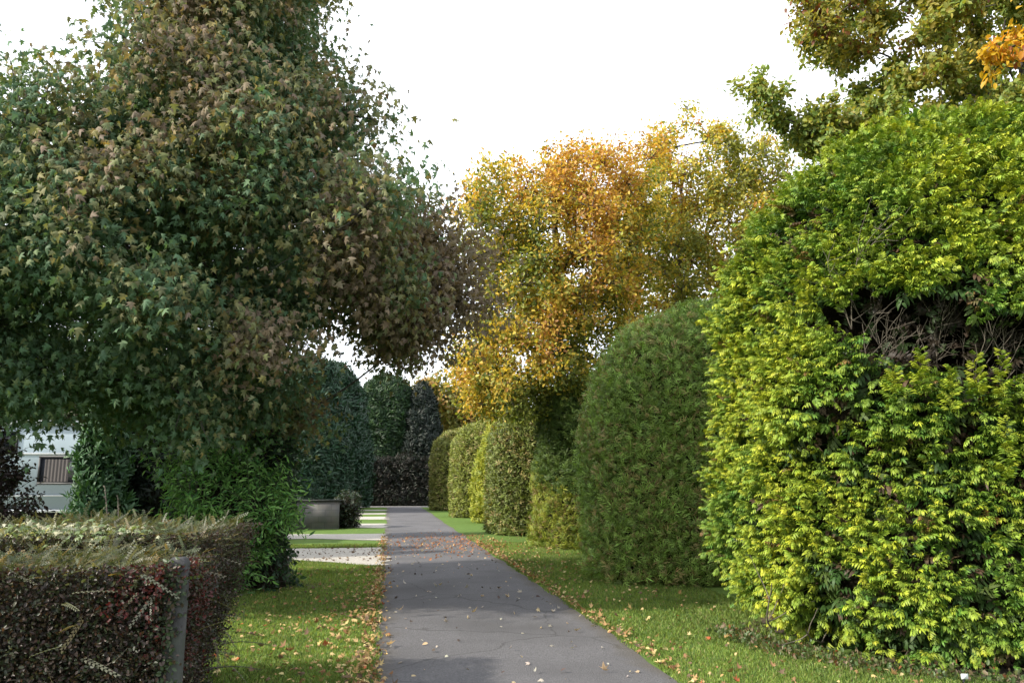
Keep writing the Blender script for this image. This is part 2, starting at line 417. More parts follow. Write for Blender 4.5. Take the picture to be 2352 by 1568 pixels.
# ------------------------------------------------------------------ foliage bodies
def loft(cx, cy, a, b, n, prof, seed, amp=0.06, freq=0.7, z0=0.0, nseg=96, nring=60, lean=None):
    """Rounded body: superellipse footprint scaled by s(z) along the profile [(z, s), ...]; returns grid (ring, seg, 3)."""
    prof = np.array(prof, float)
    # smooth resample by arc length
    pz, ps = prof[:, 0], prof[:, 1]
    arc = np.concatenate([[0], np.cumsum(np.hypot(np.diff(pz), np.diff(ps) * a))])
    q = np.linspace(0, arc[-1], nring)
    z = np.interp(q, arc, pz); s = np.interp(q, arc, ps)
    ker = np.array([1, 2, 3, 2, 1]) / 9.0
    z = np.convolve(np.pad(z, 2, 'edge'), ker, 'valid'); s = np.convolve(np.pad(s, 2, 'edge'), ker, 'valid')
    th = np.linspace(0, 2 * math.pi, nseg, endpoint=False)
    rad = 1.0 / (np.abs(np.cos(th)) ** n + np.abs(np.sin(th)) ** n) ** (1.0 / n)
    G = np.zeros((nring, nseg, 3))
    G[..., 0] = cx + s[:, None] * a * (rad * np.cos(th))[None]
    G[..., 1] = cy + s[:, None] * b * (rad * np.sin(th))[None]
    G[..., 2] = z0 + z[:, None]
    flat = G.reshape(-1, 3)
    ctr = np.stack([np.full(len(flat), cx), np.full(len(flat), cy), flat[:, 2] * 0.85], -1)
    d = nrm(flat - ctr)
    G = (flat + d * (amp * fbm(flat, freq, seed))[:, None]).reshape(G.shape)
    G[..., 2] = np.maximum(G[..., 2], z0)
    return G

def sample_grid(G, n, r):
    a, b = G.shape[:2]
    Gw = np.concatenate([G, G[:, :1]], axis=1)
    p00, p01, p10, p11 = Gw[:-1, :-1], Gw[:-1, 1:], Gw[1:, :-1], Gw[1:, 1:]
    nn = np.cross(p11 - p00, p10 - p01)
    ar = np.linalg.norm(nn, axis=-1).ravel() * 0.5
    i = r.choice(len(ar), n, p=ar / ar.sum())
    u, v = r.random((n, 1)), r.random((n, 1))
    f = lambda p: p.reshape(-1, 3)[i]
    P = f(p00) * (1 - u) * (1 - v) + f(p01) * u * (1 - v) + f(p10) * (1 - u) * v + f(p11) * u * v
    N = nrm(f(nn))
    c = G.reshape(-1, 3).mean(0)
    sgn = np.sign(np.sum(N * (P - np.array([c[0], c[1], 0]) * [1, 1, 0] - [0, 0, c[2] * 0.5]), -1, keepdims=True)); sgn[sgn == 0] = 1
    return P, N * sgn, ar.sum()

def shrink(G, k):
    c = np.array([G[..., 0].mean(), G[..., 1].mean()])
    H = G.copy()
    d = H[..., :2] - c
    L = np.linalg.norm(d, axis=-1, keepdims=True)
    H[..., :2] = c + d * np.maximum(L - k, 0) / np.maximum(L, 1e-6)
    H[..., 2] = np.where(H[..., 2] > 0.3, H[..., 2] - k * 0.8 * (H[..., 2] / H[..., 2].max()), H[..., 2])
    return H

def clipped(name, label, cat, group, cx, cy, a, b, n, prof, seed, dens, size, colf, tplt=T_clip, amp=0.05, freq=0.7,
            up=0.55, outw=0.45, rnd=0.45, back=0.35, core=0.13, tipgain=1.25, shag=0.05):
    r = np.random.default_rng(seed)
    G = loft(cx, cy, a, b, n, prof, seed, amp, freq)
    g = Geo()
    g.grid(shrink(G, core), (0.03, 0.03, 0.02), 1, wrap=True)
    _, _, area = sample_grid(G, 10, r)
    P, N, _ = sample_grid(G, int(area * dens), r)
    keep = (P[:, 1] < cy + b * 0.45) | (r.random(len(P)) < back)
    P, N = P[keep], N[keep]
    m = len(P)
    U = np.array([0, 0, 1.0])
    tang = nrm(np.cross(N, U + r.normal(size=(m, 3)) * 0.1)) * r.normal(size=(m, 1))
    A = N * outw + U * up + tang * rnd + r.normal(size=(m, 3)) * 0.22
    Nn = N * 0.7 + U * 0.5 + r.normal(size=(m, 3)) * 0.45
    sz = size * r.uniform(0.6, 1.35, m)
    P = P - nrm(A) * sz[:, None] * 0.45 + N * r.normal(size=(m, 1)) * shag - N * 0.02
    P[:, 2] = np.maximum(P[:, 2], 0.03)
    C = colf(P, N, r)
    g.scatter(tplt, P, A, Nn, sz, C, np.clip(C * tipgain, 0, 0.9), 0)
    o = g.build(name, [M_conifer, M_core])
    return tag(o, label, cat, group)

HG = "clipped conifer hedges ending beside the road"
def col_clip(base, tan, seed, tanw=0.15, f=0.5):
    def fn(P, N, r):
        k = fbm(P, f, seed)
        C = pick(r, len(P), [(base, 1.0), (tuple(np.array(base) * 0.5), 0.7)], 0.25)
        T = pick(r, len(P), [(tan, 1)], 0.2)
        w = (r.random(len(P)) < np.clip(tanw + 0.16 * k, 0, 1))[:, None]
        return np.where(w, T, C)
    return fn

GREEN = (0.17, 0.26, 0.052); TAN = (0.22, 0.18, 0.07)
OLIVE = (0.12, 0.15, 0.032)
clipped("clipped_hedge", "big round-topped dark green clipped hedge directly behind the golden conifer", "hedge", HG,
        6.2, 13.95, 2.72, 1.5, 3.0, [(0, 0.96), (0.15, 1.0), (1.7, 1.0), (2.55, 0.985), (3.3, 0.94), (3.85, 0.85), (4.25, 0.72), (4.55, 0.55), (4.75, 0.34), (4.85, 0.12), (4.86, 0)],
        11, 1250, 0.125, col_clip(GREEN, TAN, 1, 0.18), T_clip, amp=0.08, freq=0.7, shag=0.08, tipgain=1.6)  # stronger tip gain colours the spray tips as if lit
def col_two(P, N, r):
    n = len(P)
    k = fbm(P, 0.5, 8) * 0.5 + (P[:, 2] - 1.55) * 1.3 + (P[:, 0] - 4.3) * 0.5
    dark = pick(r, n, [((0.048, 0.085, 0.016), 1), ((0.07, 0.11, 0.02), 0.6)])
    gold = pick(r, n, [((0.17, 0.19, 0.022), 1), ((0.11, 0.15, 0.02), 0.7), ((0.13, 0.09, 0.03), 0.35)])
    return np.where((k + r.normal(size=n) * 0.35 > 0)[:, None], dark, gold)
clipped("clipped_hedge", "clipped hedge golden at the foot and dark green above, beneath the orange tree", "hedge", HG,
        5.5, 21.0, 1.72, 1.45, 2.6, [(0, 0.92), (0.2, 1.0), (0.7, 1.0), (1.7, 0.95), (3.0, 0.92), (3.7, 0.82), (4.2, 0.5), (4.4, 0.0)],
        12, 620, 0.16, col_two, T_clip, amp=0.14, freq=0.6, shag=0.07)
clipped("clipped_hedge", "broad olive clipped hedge behind the golden-footed dark one", "hedge", HG,
        5.72, 26.9, 2.45, 1.9, 3.0, [(0, 0.97), (0.2, 1.0), (1.75, 1.0), (2.9, 0.97), (3.45, 0.92), (3.8, 0.8), (4.05, 0.55), (4.15, 0.0)],
        13, 420, 0.17, col_clip(OLIVE, TAN, 2, 0.14), T_clip3, amp=0.05)
def col_gold(P, N, r):
    return pick(r, len(P), [((0.24, 0.25, 0.025), 1), ((0.15, 0.18, 0.022), 0.7)])
clipped("clipped_hedge", "narrow bright yellow hedge squeezed between two olive clipped hedges", "hedge", HG,
        5.15, 34.3, 1.66, 1.5, 2.4, [(0, 0.85), (0.3, 0.97), (1.3, 0.96), (2.7, 0.84), (3.6, 0.68), (4.05, 0.48), (4.4, 0.0)],
        14, 330, 0.2, col_gold, T_clip3, amp=0.12, shag=0.08)
clipped("clipped_hedge", "pale olive clipped hedge just past the narrow bright yellow one", "hedge", HG,
        5.15, 40.6, 2.08, 2.0, 3.0, [(0, 0.97), (0.2, 1.0), (2.25, 1.0), (3.5, 0.96), (4.1, 0.85), (4.5, 0.6), (4.75, 0.0)],
        15, 260, 0.22, col_clip((0.16, 0.185, 0.034), TAN, 3, 0.1), T_clip3, amp=0.05)
clipped("clipped_hedge", "farthest clipped hedge of the row, its foot at the road's far end", "hedge", HG,
        4.75, 51.0, 2.1, 2.0, 3.0, [(0, 1.0), (2.95, 1.02), (4.1, 0.93), (4.7, 0.66), (4.95, 0.36), (5.1, 0.0)],
        16, 220, 0.24, col_clip((0.155, 0.17, 0.036), TAN, 4, 0.14), T_clip3, amp=0.05)

# ------------------------------------------------------------------ golden conifer
def golden():
    r = np.random.default_rng(21)
    cx, cy, a, b = 6.62, 8.35, 2.86, 2.35
    prof = [(0.12, 0.78), (0.35, 0.90), (0.8, 0.945), (1.65, 0.95), (2.6, 0.945), (3.3, 0.925), (4.0, 0.895), (4.5, 0.82), (4.85, 0.735), (5.2, 0.61), (5.47, 0.44), (5.64, 0.24), (5.70, 0.08), (5.71, 0.0)]
    G = loft(cx, cy, a, b, 2.8, prof, 21, 0.18, 0.42, nseg=140, nring=90)
    holes = [(at(2110, 735, 6.35), (0.62, 1.0, 0.36)), (at(2280, 790, 6.2), (0.6, 1.0, 0.33)), (at(2030, 690, 6.5), (0.4, 0.9, 0.25)), (at(2210, 340, 8.4), (0.24, 0.6, 0.3)),
             (at(2340, 1300, 6.0), (0.14, 0.5, 0.6)), (at(1950, 720, 6.8), (0.25, 0.6, 0.18)), (at(1860, 380, 8.3), (0.22, 0.5, 0.16))]
    def inhole(P, k=1.0):
        q = np.full(len(P), 9.0)
        for c, e in holes:
            q = np.minimum(q, np.sqrt((((P - c) / (np.array(e) * k)) ** 2).sum(-1)))
        return q
    g = Geo()
    C0 = shrink(G, 0.30)
    flat = C0.reshape(-1, 3)
    q = inhole(flat)
    dirn = nrm(np.array([cx, cy, 3.0]) - flat)
    flat = flat + dirn * (np.clip(1.6 - q, 0, 1) * 1.5)[:, None]
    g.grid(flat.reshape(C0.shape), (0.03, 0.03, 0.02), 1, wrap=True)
    P, N, area = sample_grid(G, 19000, r)
    keep = ((P[:, 1] < cy + 0.9) | (r.random(len(P)) < 0.35)) & (inhole(P) > 1.0 + 0.12 * r.normal(size=len(P)))
    keep &= r.random(len(P)) < np.clip(0.72 + 0.75 * fbm(P, 1.1, 5), 0.12, 1)
    P, N = P[keep], N[keep]
    m = len(P)
    P = P + N * (0.16 * fbm(P, 1.3, 6) - 0.02)[:, None]
    U = np.array([0, 0, 1.0])
    T = nrm(np.cross(N, U))
    D = nrm(N * 0.75 + U * r.uniform(0.2, 0.9, (m, 1)) + T * r.normal(size=(m, 1)) * 0.45 + r.normal(size=(m, 3)) * 0.12)
    # sweep: branches lean to the light on the left
    D = nrm(D + np.array([-0.12, -0.05, 0]))
    Lb = r.uniform(0.15, 0.42, m) * np.where(r.random(m) < 0.06, 1.5, 1)
    K = 7
    rep = lambda x: np.repeat(x, K, axis=0)
    t = np.tile(np.linspace(0.0, 1.0, K), m)
    side = np.tile(np.array([1, -1] * K)[:K], m) * 1.0
    side[np.tile(np.arange(K), m) == K - 1] = 0
    Dr, Nr = rep(D), rep(N)
    Rr = nrm(np.cross(Dr, U)); Up = nrm(np.cross(Rr, Dr))
    Lr = rep(Lb)
    base = rep(P) - Dr * (Lr * 0.55)[:, None]
    pos = base + Dr * (Lr * t)[:, None] - U * (Lr * 0.16 * t ** 2)[:, None]
    A = Dr * (0.62 + 0.2 * t)[:, None] + Rr * (side * 0.7)[:, None] - U * (0.08 + 0.22 * t)[:, None] + r.normal(size=(m * K, 3)) * 0.24
    Nn = Up + r.normal(size=(m * K, 3)) * 0.4
    sz = r.uniform(0.07, 0.135, m * K) * (1.1 - 0.25 * t)
    k = fbm(pos, 0.5, 31)
    yel = pick(r, len(pos), [((0.36, 0.38, 0.028), 1), ((0.25, 0.32, 0.03), 0.7)], 0.15)
    grn = pick(r, len(pos), [((0.075, 0.16, 0.024), 1), ((0.12, 0.20, 0.028), 0.8)], 0.2)
    brown = pick(r, len(pos), [((0.16, 0.08, 0.03), 1), ((0.10, 0.06, 0.03), 1)], 0.2)
    w = np.clip(0.30 + 0.6 * (t - 0.5) + 0.45 * k + r.normal(size=len(pos)) * 0.16, 0, 1)[:, None]
    C = grn * (1 - w) + yel * w
    dead = rep(r.random(m) < 0.018)[:, None]
    C = np.where(dead, brown, C)
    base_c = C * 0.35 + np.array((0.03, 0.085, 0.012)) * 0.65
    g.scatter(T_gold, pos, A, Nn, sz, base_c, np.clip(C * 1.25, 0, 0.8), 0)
    # inner sprays, coloured darker to deepen the shadow between branches
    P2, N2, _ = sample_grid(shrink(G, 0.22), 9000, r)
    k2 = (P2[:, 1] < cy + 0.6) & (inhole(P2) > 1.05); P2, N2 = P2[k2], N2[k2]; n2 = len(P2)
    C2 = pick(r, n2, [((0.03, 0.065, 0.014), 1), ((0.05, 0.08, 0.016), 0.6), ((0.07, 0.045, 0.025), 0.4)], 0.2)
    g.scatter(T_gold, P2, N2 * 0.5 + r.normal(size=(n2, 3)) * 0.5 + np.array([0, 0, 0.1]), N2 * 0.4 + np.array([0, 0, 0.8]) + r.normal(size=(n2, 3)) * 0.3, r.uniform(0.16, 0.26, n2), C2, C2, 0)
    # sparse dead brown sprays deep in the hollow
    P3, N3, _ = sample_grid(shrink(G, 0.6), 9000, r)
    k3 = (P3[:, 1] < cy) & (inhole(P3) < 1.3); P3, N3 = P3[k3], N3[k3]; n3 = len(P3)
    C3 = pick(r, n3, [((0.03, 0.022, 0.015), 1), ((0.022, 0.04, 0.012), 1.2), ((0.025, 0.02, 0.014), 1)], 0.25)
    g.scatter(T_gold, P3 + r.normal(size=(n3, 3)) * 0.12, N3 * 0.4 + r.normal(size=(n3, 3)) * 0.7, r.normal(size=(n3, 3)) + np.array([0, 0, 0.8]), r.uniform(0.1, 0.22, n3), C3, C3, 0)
    # spiky leading shoots
    sh = []
    for px, py, Y, L in [(2228, 330, 8.4, 0.75), (2110, 870, 6.3, 0.4), (2180, 910, 6.2, 0.4), (2300, 900, 6.1, 0.5), (2310, 1060, 6.0, 0.5), (1905, 345, 8.4, 0.3), (2050, 880, 6.4, .3), (2240, 880, 6.2, .4)]:
        p0 = at(px, py, Y)
        for i in range(26):
            tt = i / 25.0
            sh.append((*(p0 + np.array([0.10 * tt * L, 0, L * tt - 0.15])), tt))
    sh = np.array(sh); n = len(sh)
    ang = r.uniform(0, 6.28, n)
    A = np.stack([np.cos(ang) * 0.6, np.sin(ang) * 0.6, np.full(n, 0.75)], -1)
    Nn = np.stack([-np.cos(ang), -np.sin(ang), np.full(n, 1.0)], -1)
    C = pick(r, n, [((0.25, 0.30, 0.025), 1), ((0.13, 0.2, 0.02), 0.6)])
    g.scatter(T_gold, sh[:, :3], A, Nn, 0.13 * (1.15 - 0.6 * sh[:, 3]), C * 0.6, C * 1.2, 0)
    root = thing("golden_conifer", (cx, cy, 0), "huge shaggy yellow-green golden conifer with a bare twiggy hollow", "conifer")
    g.build("foliage", [M_conifer, M_core], root)
    # bare twigs in the hollow
    tw = Geo()
    def fork(p, d, L, rad, depth):
        n = 6
        pts = [p]
        dd = d.copy()
        for i in range(n):
            dd = nrm(dd + r.normal(size=3) * 0.13 + np.array([0, -0.02, 0.05]))
            pts.append(pts[-1] + dd * L / n)
        tw.tube(pts, rad, rad * 0.5, (0.2, 0.18, 0.15), 5)
        if depth > 0:
            for i in range(r.integers(2, 5)):
                j = r.integers(1, n)
                nd = nrm(dd + r.normal(size=3) * 0.55)
                fork(pts[j], nd, L * r.uniform(0.5, 0.8), rad * 0.6, depth - 1)
    for px, py, Y in [(2120, 800, 6.9), (2060, 790, 6.9), (2180, 830, 6.75), (2230, 850, 6.6), (2290, 840, 6.55), (2330, 840, 6.5), (2010, 720, 7.0), (1980, 800, 7.0), (2150, 840, 6.8), (2260, 860, 6.6), (2200, 400, 8.6), (2215, 420, 8.6), (1950, 690, 7.0)]:
        p0 = at(px, py, Y) + np.array([0.1, 0.15, -0.25])
        for q in range(2):
            fork(p0, nrm(np.array([r.normal() * 0.7, -0.35, 0.75])), r.uniform(0.5, 0.85), 0.0065, 2)
    for px, py, dx in [(1890, 1525, -0.6), (2000, 1530, 0.5), (1760, 1490, -0.5)]:
        p0 = at(px, py, 7.3); fork(p0 + np.array([0.3, 0.5, 0.1]), nrm(np.array([dx, -0.8, 0.25])), 0.7, 0.01, 1)
    tag(tw.build("bare_twigs", M_twig, root), "dead grey twigs showing in the hollow")
    st = Geo()
    for x, y in [(6.3, 8.8), (5.6, 8.4), (7.1, 8.9)]:
        st.tube([(x, y, -0.05), (x + 0.05, y, 1.0), (x, y + 0.1, 2.5)], 0.13, 0.07, sides=8)
    st.build("trunk", M_bark, root)
golden()

# ------------------------------------------------------------------ broad-leaved trees
def in_poly(p, poly):
    x, y = p; c = False; j = len(poly) - 1
    for i in range(len(poly)):
        if (poly[i][1] > y) != (poly[j][1] > y) and x < (poly[j][0] - poly[i][0]) * (y - poly[i][1]) / (poly[j][1] - poly[i][1]) + poly[i][0]: c = not c
        j = i
    return c
def edge_dist(p, poly):
    p = np.array(p); a = np.array(poly); b = np.roll(a, -1, axis=0)
    ab = b - a; t = np.clip(((p - a) * ab).sum(1) / np.maximum((ab ** 2).sum(1), 1e-9), 0, 1)
    return np.sqrt((((a + ab * t[:, None]) - p) ** 2).sum(1)).min()

def blobs_from(outline_px, Y, tmax, n, mind, inset, seed, Rr=2.6, yoff=0.0, thin=None):
    """Round crown measured from its outline: outline points give width and height at the tree's own distance; depth follows the crown's roundness."""
    r = np.random.default_rng(seed)
    poly = [(at(x, y, Y)[0], at(x, y, Y)[2]) for x, y in outline_px]
    xs = [p[0] for p in poly]; zs = [p[1] for p in poly]
    out = []
    tries = 0
    while len(out) < n and tries < 40000:
        tries += 1
        p = (r.uniform(min(xs), max(xs)), r.uniform(min(zs), max(zs)))
        if not in_poly(p, poly): continue
        e = edge_dist(p, poly)
        if e < inset: continue
        u = min(e / Rr, 1.0)
        th = tmax * math.sqrt(max(1 - (1 - u) ** 2, 0.02))
        y = Y + yoff + th * (r.uniform(-1, 1) if r.random() < 0.4 else r.choice([-1, 1]) * r.uniform(0.6, 1))
        c = np.array([p[0], y, p[1]])
        if thin is not None and r.random() < thin(c): continue
        if any(np.linalg.norm(c - o) < mind for o in out): continue
        out.append(c)
    return out

def bez(p0, p1, p2, n=8):
    t = np.linspace(0, 1, n)[:, None]
    return (1 - t) ** 2 * p0 + 2 * t * (1 - t) * p1 + t ** 2 * p2

def broadleaf(name, label, cat, group, base, top, trunk_r, blobs, rad, ntwig, nleaf, template, size, colf, mat, seed,
              hang=0.5, spread=0.16, fork_z=2.0, limb_r=0.05, rise=0.1, flat=0.8, sizes=None):
    r = np.random.default_rng(seed)
    root = thing(name, base, label, cat, group)
    base = np.array(base, float); top = np.array(top, float)
    tr = Geo(); brn = Geo(); cr = Geo()
    mid = (base + top) / 2 + np.array([0.1, 0.05, 0])
    tp = bez(base - [0, 0, 0.05], mid, top, 12)
    rr = trunk_r * (1 - np.linspace(0, 1, 12) * 0.8); rr[0] *= 1.35
    tr.tube(tp, rr, 0, sides=10)
    P, TD, BC = [], [], []
    # limbs fork outward: the innermost clumps hang on the trunk, every other one on its nearest inner neighbour
    B = np.array(blobs)
    dist = np.array([np.linalg.norm(tp - c, axis=1).min() for c in B])
    order = np.argsort(dist); par = np.full(len(B), -1); desc = np.ones(len(B))
    for q, i in enumerate(order):
        if q < 8: continue
        inner = order[:q]
        par[i] = inner[np.argmin(np.linalg.norm(B[inner] - B[i], axis=1) + 0.25 * dist[inner])]
    for i in order[::-1]:
        if par[i] >= 0: desc[par[i]] += desc[i]
    for bi, c in enumerate(blobs):
        r1 = min(0.007 * desc[bi] ** 0.5 + 0.004, limb_r * 3)
        if par[bi] >= 0:
            a = B[par[bi]]; ctl = (a + c) / 2 + r.normal(size=3) * 0.10 - np.array([0, 0, 0.05])
            brn.tube(bez(a, ctl, c, 6), r1 * 1.15, r1 * 0.7, sides=5)
        else:
            hd = np.linalg.norm((c - base)[:2])
            za = np.clip(c[2] - hd * r.uniform(0.55, 0.8) - 0.5, fork_z, top[2])
            a = np.array([np.interp(za, tp[:, 2], tp[:, i]) for i in range(3)])
            ctl = a * 0.45 + c * 0.55 + np.array([0, 0, 0.12 * hd]) * r.uniform(-0.3, 0.8) + r.normal(size=3) * 0.15
            brn.tube(bez(a, ctl, c, 8), r1 * 1.5, r1 * 0.8, sides=6)
        R = rad * r.uniform(0.75, 1.25) * (sizes[bi] if sizes else 1.0)
        for j in range(ntwig):
            d = nrm(r.normal(size=3)); d[2] = d[2] * flat + rise
            e = c + d * R * r.uniform(0.55, 1.0)
            brn.tube(bez(c, (c + e) / 2 + r.normal(size=3) * 0.06, e, 4), 0.012, 0.004, sides=3)
            nl = int(nleaf * r.uniform(0.6, 1.4) * (sizes[bi] ** 1.5 if sizes else 1.0))
            t = r.uniform(0.25, 1.08, nl)[:, None]
            pp = c + (e - c) * t + r.normal(size=(nl, 3)) * spread
            P.append(pp); TD.append(np.repeat(d[None], nl, 0)); BC.append(np.full(nl, bi))
    P = np.concatenate(P); TD = np.concatenate(TD); BC = np.concatenate(BC); n = len(P)
    A = TD * 0.5 + r.normal(size=(n, 3)) * 0.5 + np.array([0, 0, -hang])
    out = nrm(P - np.mean(blobs, axis=0))
    N = out * 0.55 + np.array([0, 0, 0.7]) + r.normal(size=(n, 3)) * 0.6
    sz = size * r.uniform(0.6, 1.25, n)
    C = colf(P, BC, r)
    cr.scatter(template, P, A, N, sz, C, None, 0)
    tr.build("trunk", M_bark, root, smooth=True)
    brn.build("branches", M_bark, root, smooth=True)
    cr.build("crown", mat, root)
    return root

# maple, left
OUT_MAPLE = [(-420, 1010), (-480, 600), (-330, 300), (-120, 410), (20, 375), (140, 310), (255, 225), (335, 90), (390, -120), (500, -260), (670, -220), (755, -60), (775, 60), (765, 165), (790, 245), (860, 300),
             (885, 380), (915, 455), (975, 515), (1040, 570), (1085, 640), (1105, 690), (1080, 760), (1010, 835), (950, 850), (860, 850), (800, 830), (755, 880), (735, 960), (730, 990), (600, 1010), (420, 1030), (250, 1030), (60, 1000), (-100, 980), (-300, 1030)]
MAPLE_GAPS = [(at(x, y, 12.5)[0], at(x, y, 12.5)[2], q) for x, y, q in [(805, 815, 0.72), (975, 700, 0.35), (985, 860, 0.4)]]
def thin_maple(c):
    for hx, hz, hr in MAPLE_GAPS:
        if math.hypot(c[0] - hx, c[2] - hz) < hr: return 1.0
    return 0.5 if c[0] > -0.7 and c[2] < 6.0 else 0.0
def col_maple(P, B, r):
    n = len(P)
    k = fbm(P, 0.16, 51, 2) * 1.0 + (P[:, 0] + 2.5) * 0.17 + fbm(P, 0.8, 52) * 0.5 + r.normal(size=n) * 0.25 + (P[:, 2] - 6.0) * 0.16
    green = pick(r, n, [((0.079, 0.140, 0.076), 1), ((0.09, 0.145, 0.07), 0.7), ((0.125, 0.165, 0.068), 0.2)], 0.1)
    olive = pick(r, n, [((0.175, 0.18, 0.085), 1), ((0.20, 0.18, 0.07), 0.25), ((0.13, 0.145, 0.075), 1)], 0.1)
    bron = pick(r, n, [((0.19, 0.15, 0.10), 1), ((0.16, 0.125, 0.09), 1), ((0.24, 0.18, 0.08), 0.2)], 0.1)
    return np.where((k < -0.02)[:, None], green, np.where((k < 0.5)[:, None], olive, bron))
bl = blobs_from(OUT_MAPLE, 12.0, 3.0, 140, 0.8, 0.40, 61, thin=thin_maple)
bl += [at(x, y, Y) for x, y, Y in [(1045, 620, 12.2), (985, 560, 12.0), (940, 600, 12.6), (1050, 690, 12.0), (900, 720, 12.6), (890, 640, 11.6), (905, 800, 13.0)]]
broadleaf("maple_tree", "big bronze-green maple tree with brown-tinged leaves, left of the road", "tree", None,
          (-1.75, 14.0, 0), (-2.9, 12.6, 9.2), 0.17, bl, 0.85, 16, 76, T_maple, 0.086, col_maple, M_maple, 62, hang=0.85, spread=0.22, fork_z=2.3, limb_r=0.022)

# autumn trees behind the hedges
OUT_B1 = [(1045, 500), (1075, 440), (1150, 400), (1170, 385), (1210, 430), (1270, 350), (1350, 350), (1410, 380), (1480, 350), (1520, 500), (1500, 700), (1420, 840), (1350, 900), (1320, 960), (1230, 990), (1120, 985), (1060, 960), (1020, 900), (1050, 830), (1085, 780), (1090, 740), (1075, 640), (1060, 570)]
def col_b1(P, B, r):
    n = len(P)
    k = fbm(P, 0.20, 71, 2) + fbm(P, 0.7, 72) * 0.5 + r.normal(size=n) * 0.35
    yel = pick(r, n, [((0.48, 0.36, 0.06), 1), ((0.42, 0.34, 0.06), 0.9), ((0.30, 0.30, 0.06), 0.8)])
    org = pick(r, n, [((0.48, 0.28, 0.07), 1), ((0.42, 0.24, 0.08), 0.6), ((0.30, 0.15, 0.06), 0.3), ((0.48, 0.36, 0.06), 0.7)])
    grn = pick(r, n, [((0.16, 0.19, 0.035), 1), ((0.10, 0.14, 0.03), 0.6)])
    lo = np.clip((6.5 - P[:, 2]) * 0.12, -0.3, 0.4)
    k = k - lo - 0.13
    return np.where((k < -0.22)[:, None], grn, np.where((k < 0.55)[:, None], yel, org))
bl = blobs_from(OUT_B1, 21.0, 2.6, 140, 0.75, 0.40, 73, Rr=3.0)
bl += [at(x, y, Y) for x, y, Y in [(1060, 830, 20.8), (1085, 760, 21.3), (1110, 930, 20.8), (1180, 945, 20.8), (1160, 880, 20.8)]]
sp = [at(x, y, 21.0 + 0.3 * math.sin(x)) for x, y in [(1035, 492), (1068, 432), (1120, 415), (1165, 378), (1215, 395), (1262, 345), (1300, 338), (1345, 335), (1400, 355), (1325, 365), (1045, 540), (1100, 450)]]
sz1 = [1.0] * len(bl) + [0.38] * len(sp); bl += sp
broadleaf("autumn_tree", "golden orange autumn tree drooping over the clipped hedges and the road", "tree", "yellowing autumn trees behind the hedges",
          (5.2, 23.6, 0), (4.4, 21.3, 9.6), 0.2, bl, 0.8, 11, 44, T_oval, 0.115, col_b1, M_beech, 74, sizes=sz1, rise=0.35, hang=0.25, spread=0.14, fork_z=2.5, limb_r=0.02)
OUT_B2 = [(1440, 400), (1500, 320), (1560, 330), (1590, 290), (1650, 330), (1720, 330), (1780, 380), (1850, 420), (1900, 480), (1960, 700), (1850, 860), (1650, 880), (1480, 860), (1420, 760), (1400, 600), (1430, 500)]
def col_b2(P, B, r):
    n = len(P)
    k = fbm(P, 0.22, 81, 2) + fbm(P, 0.7, 82) * 0.5 + r.normal(size=n) * 0.35
    yel = pick(r, n, [((0.52, 0.42, 0.07), 1), ((0.42, 0.37, 0.07), 0.8), ((0.32, 0.32, 0.07), 0.7)])
    org = pick(r, n, [((0.36, 0.18, 0.03), 1), ((0.22, 0.10, 0.04), 0.3), ((0.33, 0.25, 0.03), 0.7)])
    grn = pick(r, n, [((0.24, 0.26, 0.06), 1), ((0.17, 0.20, 0.05), 0.6)])
    return np.where((k < -0.1)[:, None], grn, np.where((k < 0.55)[:, None], yel, org))
bl = blobs_from(OUT_B2, 24.0, 2.6, 135, 0.8, 0.45, 83, Rr=3.0)
sp = [at(x, y, 24.0 + 0.4 * math.sin(x)) for x, y in [(1578, 250), (1575, 285), (1545, 300), (1655, 295), (1668, 318), (1440, 350), (1490, 325), (1735, 335), (1760, 330), (1620, 325), (1520, 320), (1700, 345)]]
sz2 = [1.0] * len(bl) + [0.36] * len(sp); bl += sp
broadleaf("autumn_tree", "yellow and olive autumn tree rising above the big round-topped green hedge", "tree", "yellowing autumn trees behind the hedges",
          (9.0, 25.5, 0), (9.4, 24.2, 11.8), 0.22, bl, 0.9, 11, 46, T_oval, 0.13, col_b2, M_beech, 84, sizes=sz2, rise=0.35, hang=0.25, spread=0.15, fork_z=3.0, limb_r=0.02)
OUT_TR = [(1870, -260), (1850, 30), (1905, 70), (1950, 110), (1965, 190), (1900, 250), (1820, 265), (1740, 190), (1745, 220), (1800, 290), (1880, 330), (2000, 320), (2150, 380), (2400, 430), (2750, 400), (2750, -260)]
def col_tr(P, B, r):
    n = len(P)
    k = fbm(P, 0.35, 91, 2) + r.normal(size=n) * 0.3
    grn = pick(r, n, [((0.16, 0.23, 0.06), 1), ((0.22, 0.26, 0.06), 0.9), ((0.30, 0.29, 0.06), 0.4)])
    oli = pick(r, n, [((0.27, 0.24, 0.05), 1), ((0.20, 0.21, 0.05), 1)])
    red = pick(r, n, [((0.17, 0.06, 0.03), 1), ((0.24, 0.10, 0.035), 0.6)])
    return np.where((k < 0.3)[:, None], grn, np.where((k < 1.25)[:, None], oli, red))
bl = blobs_from(OUT_TR, 13.0, 1.8, 230, 0.40, 0.17, 93, Rr=2.0)
bl += [at(x, y, Y) for x, y, Y in [(1738, 205, 13.0), (1765, 240, 12.9), (1795, 275, 13.1), (1840, 300, 13.0), (1885, 312, 12.8), (1930, 292, 13.2), (1865, 338, 13.1), (1985, 285, 12.9), (2045, 262, 13.0), (1855, 20, 13.2), (1885, 60, 12.9)]]
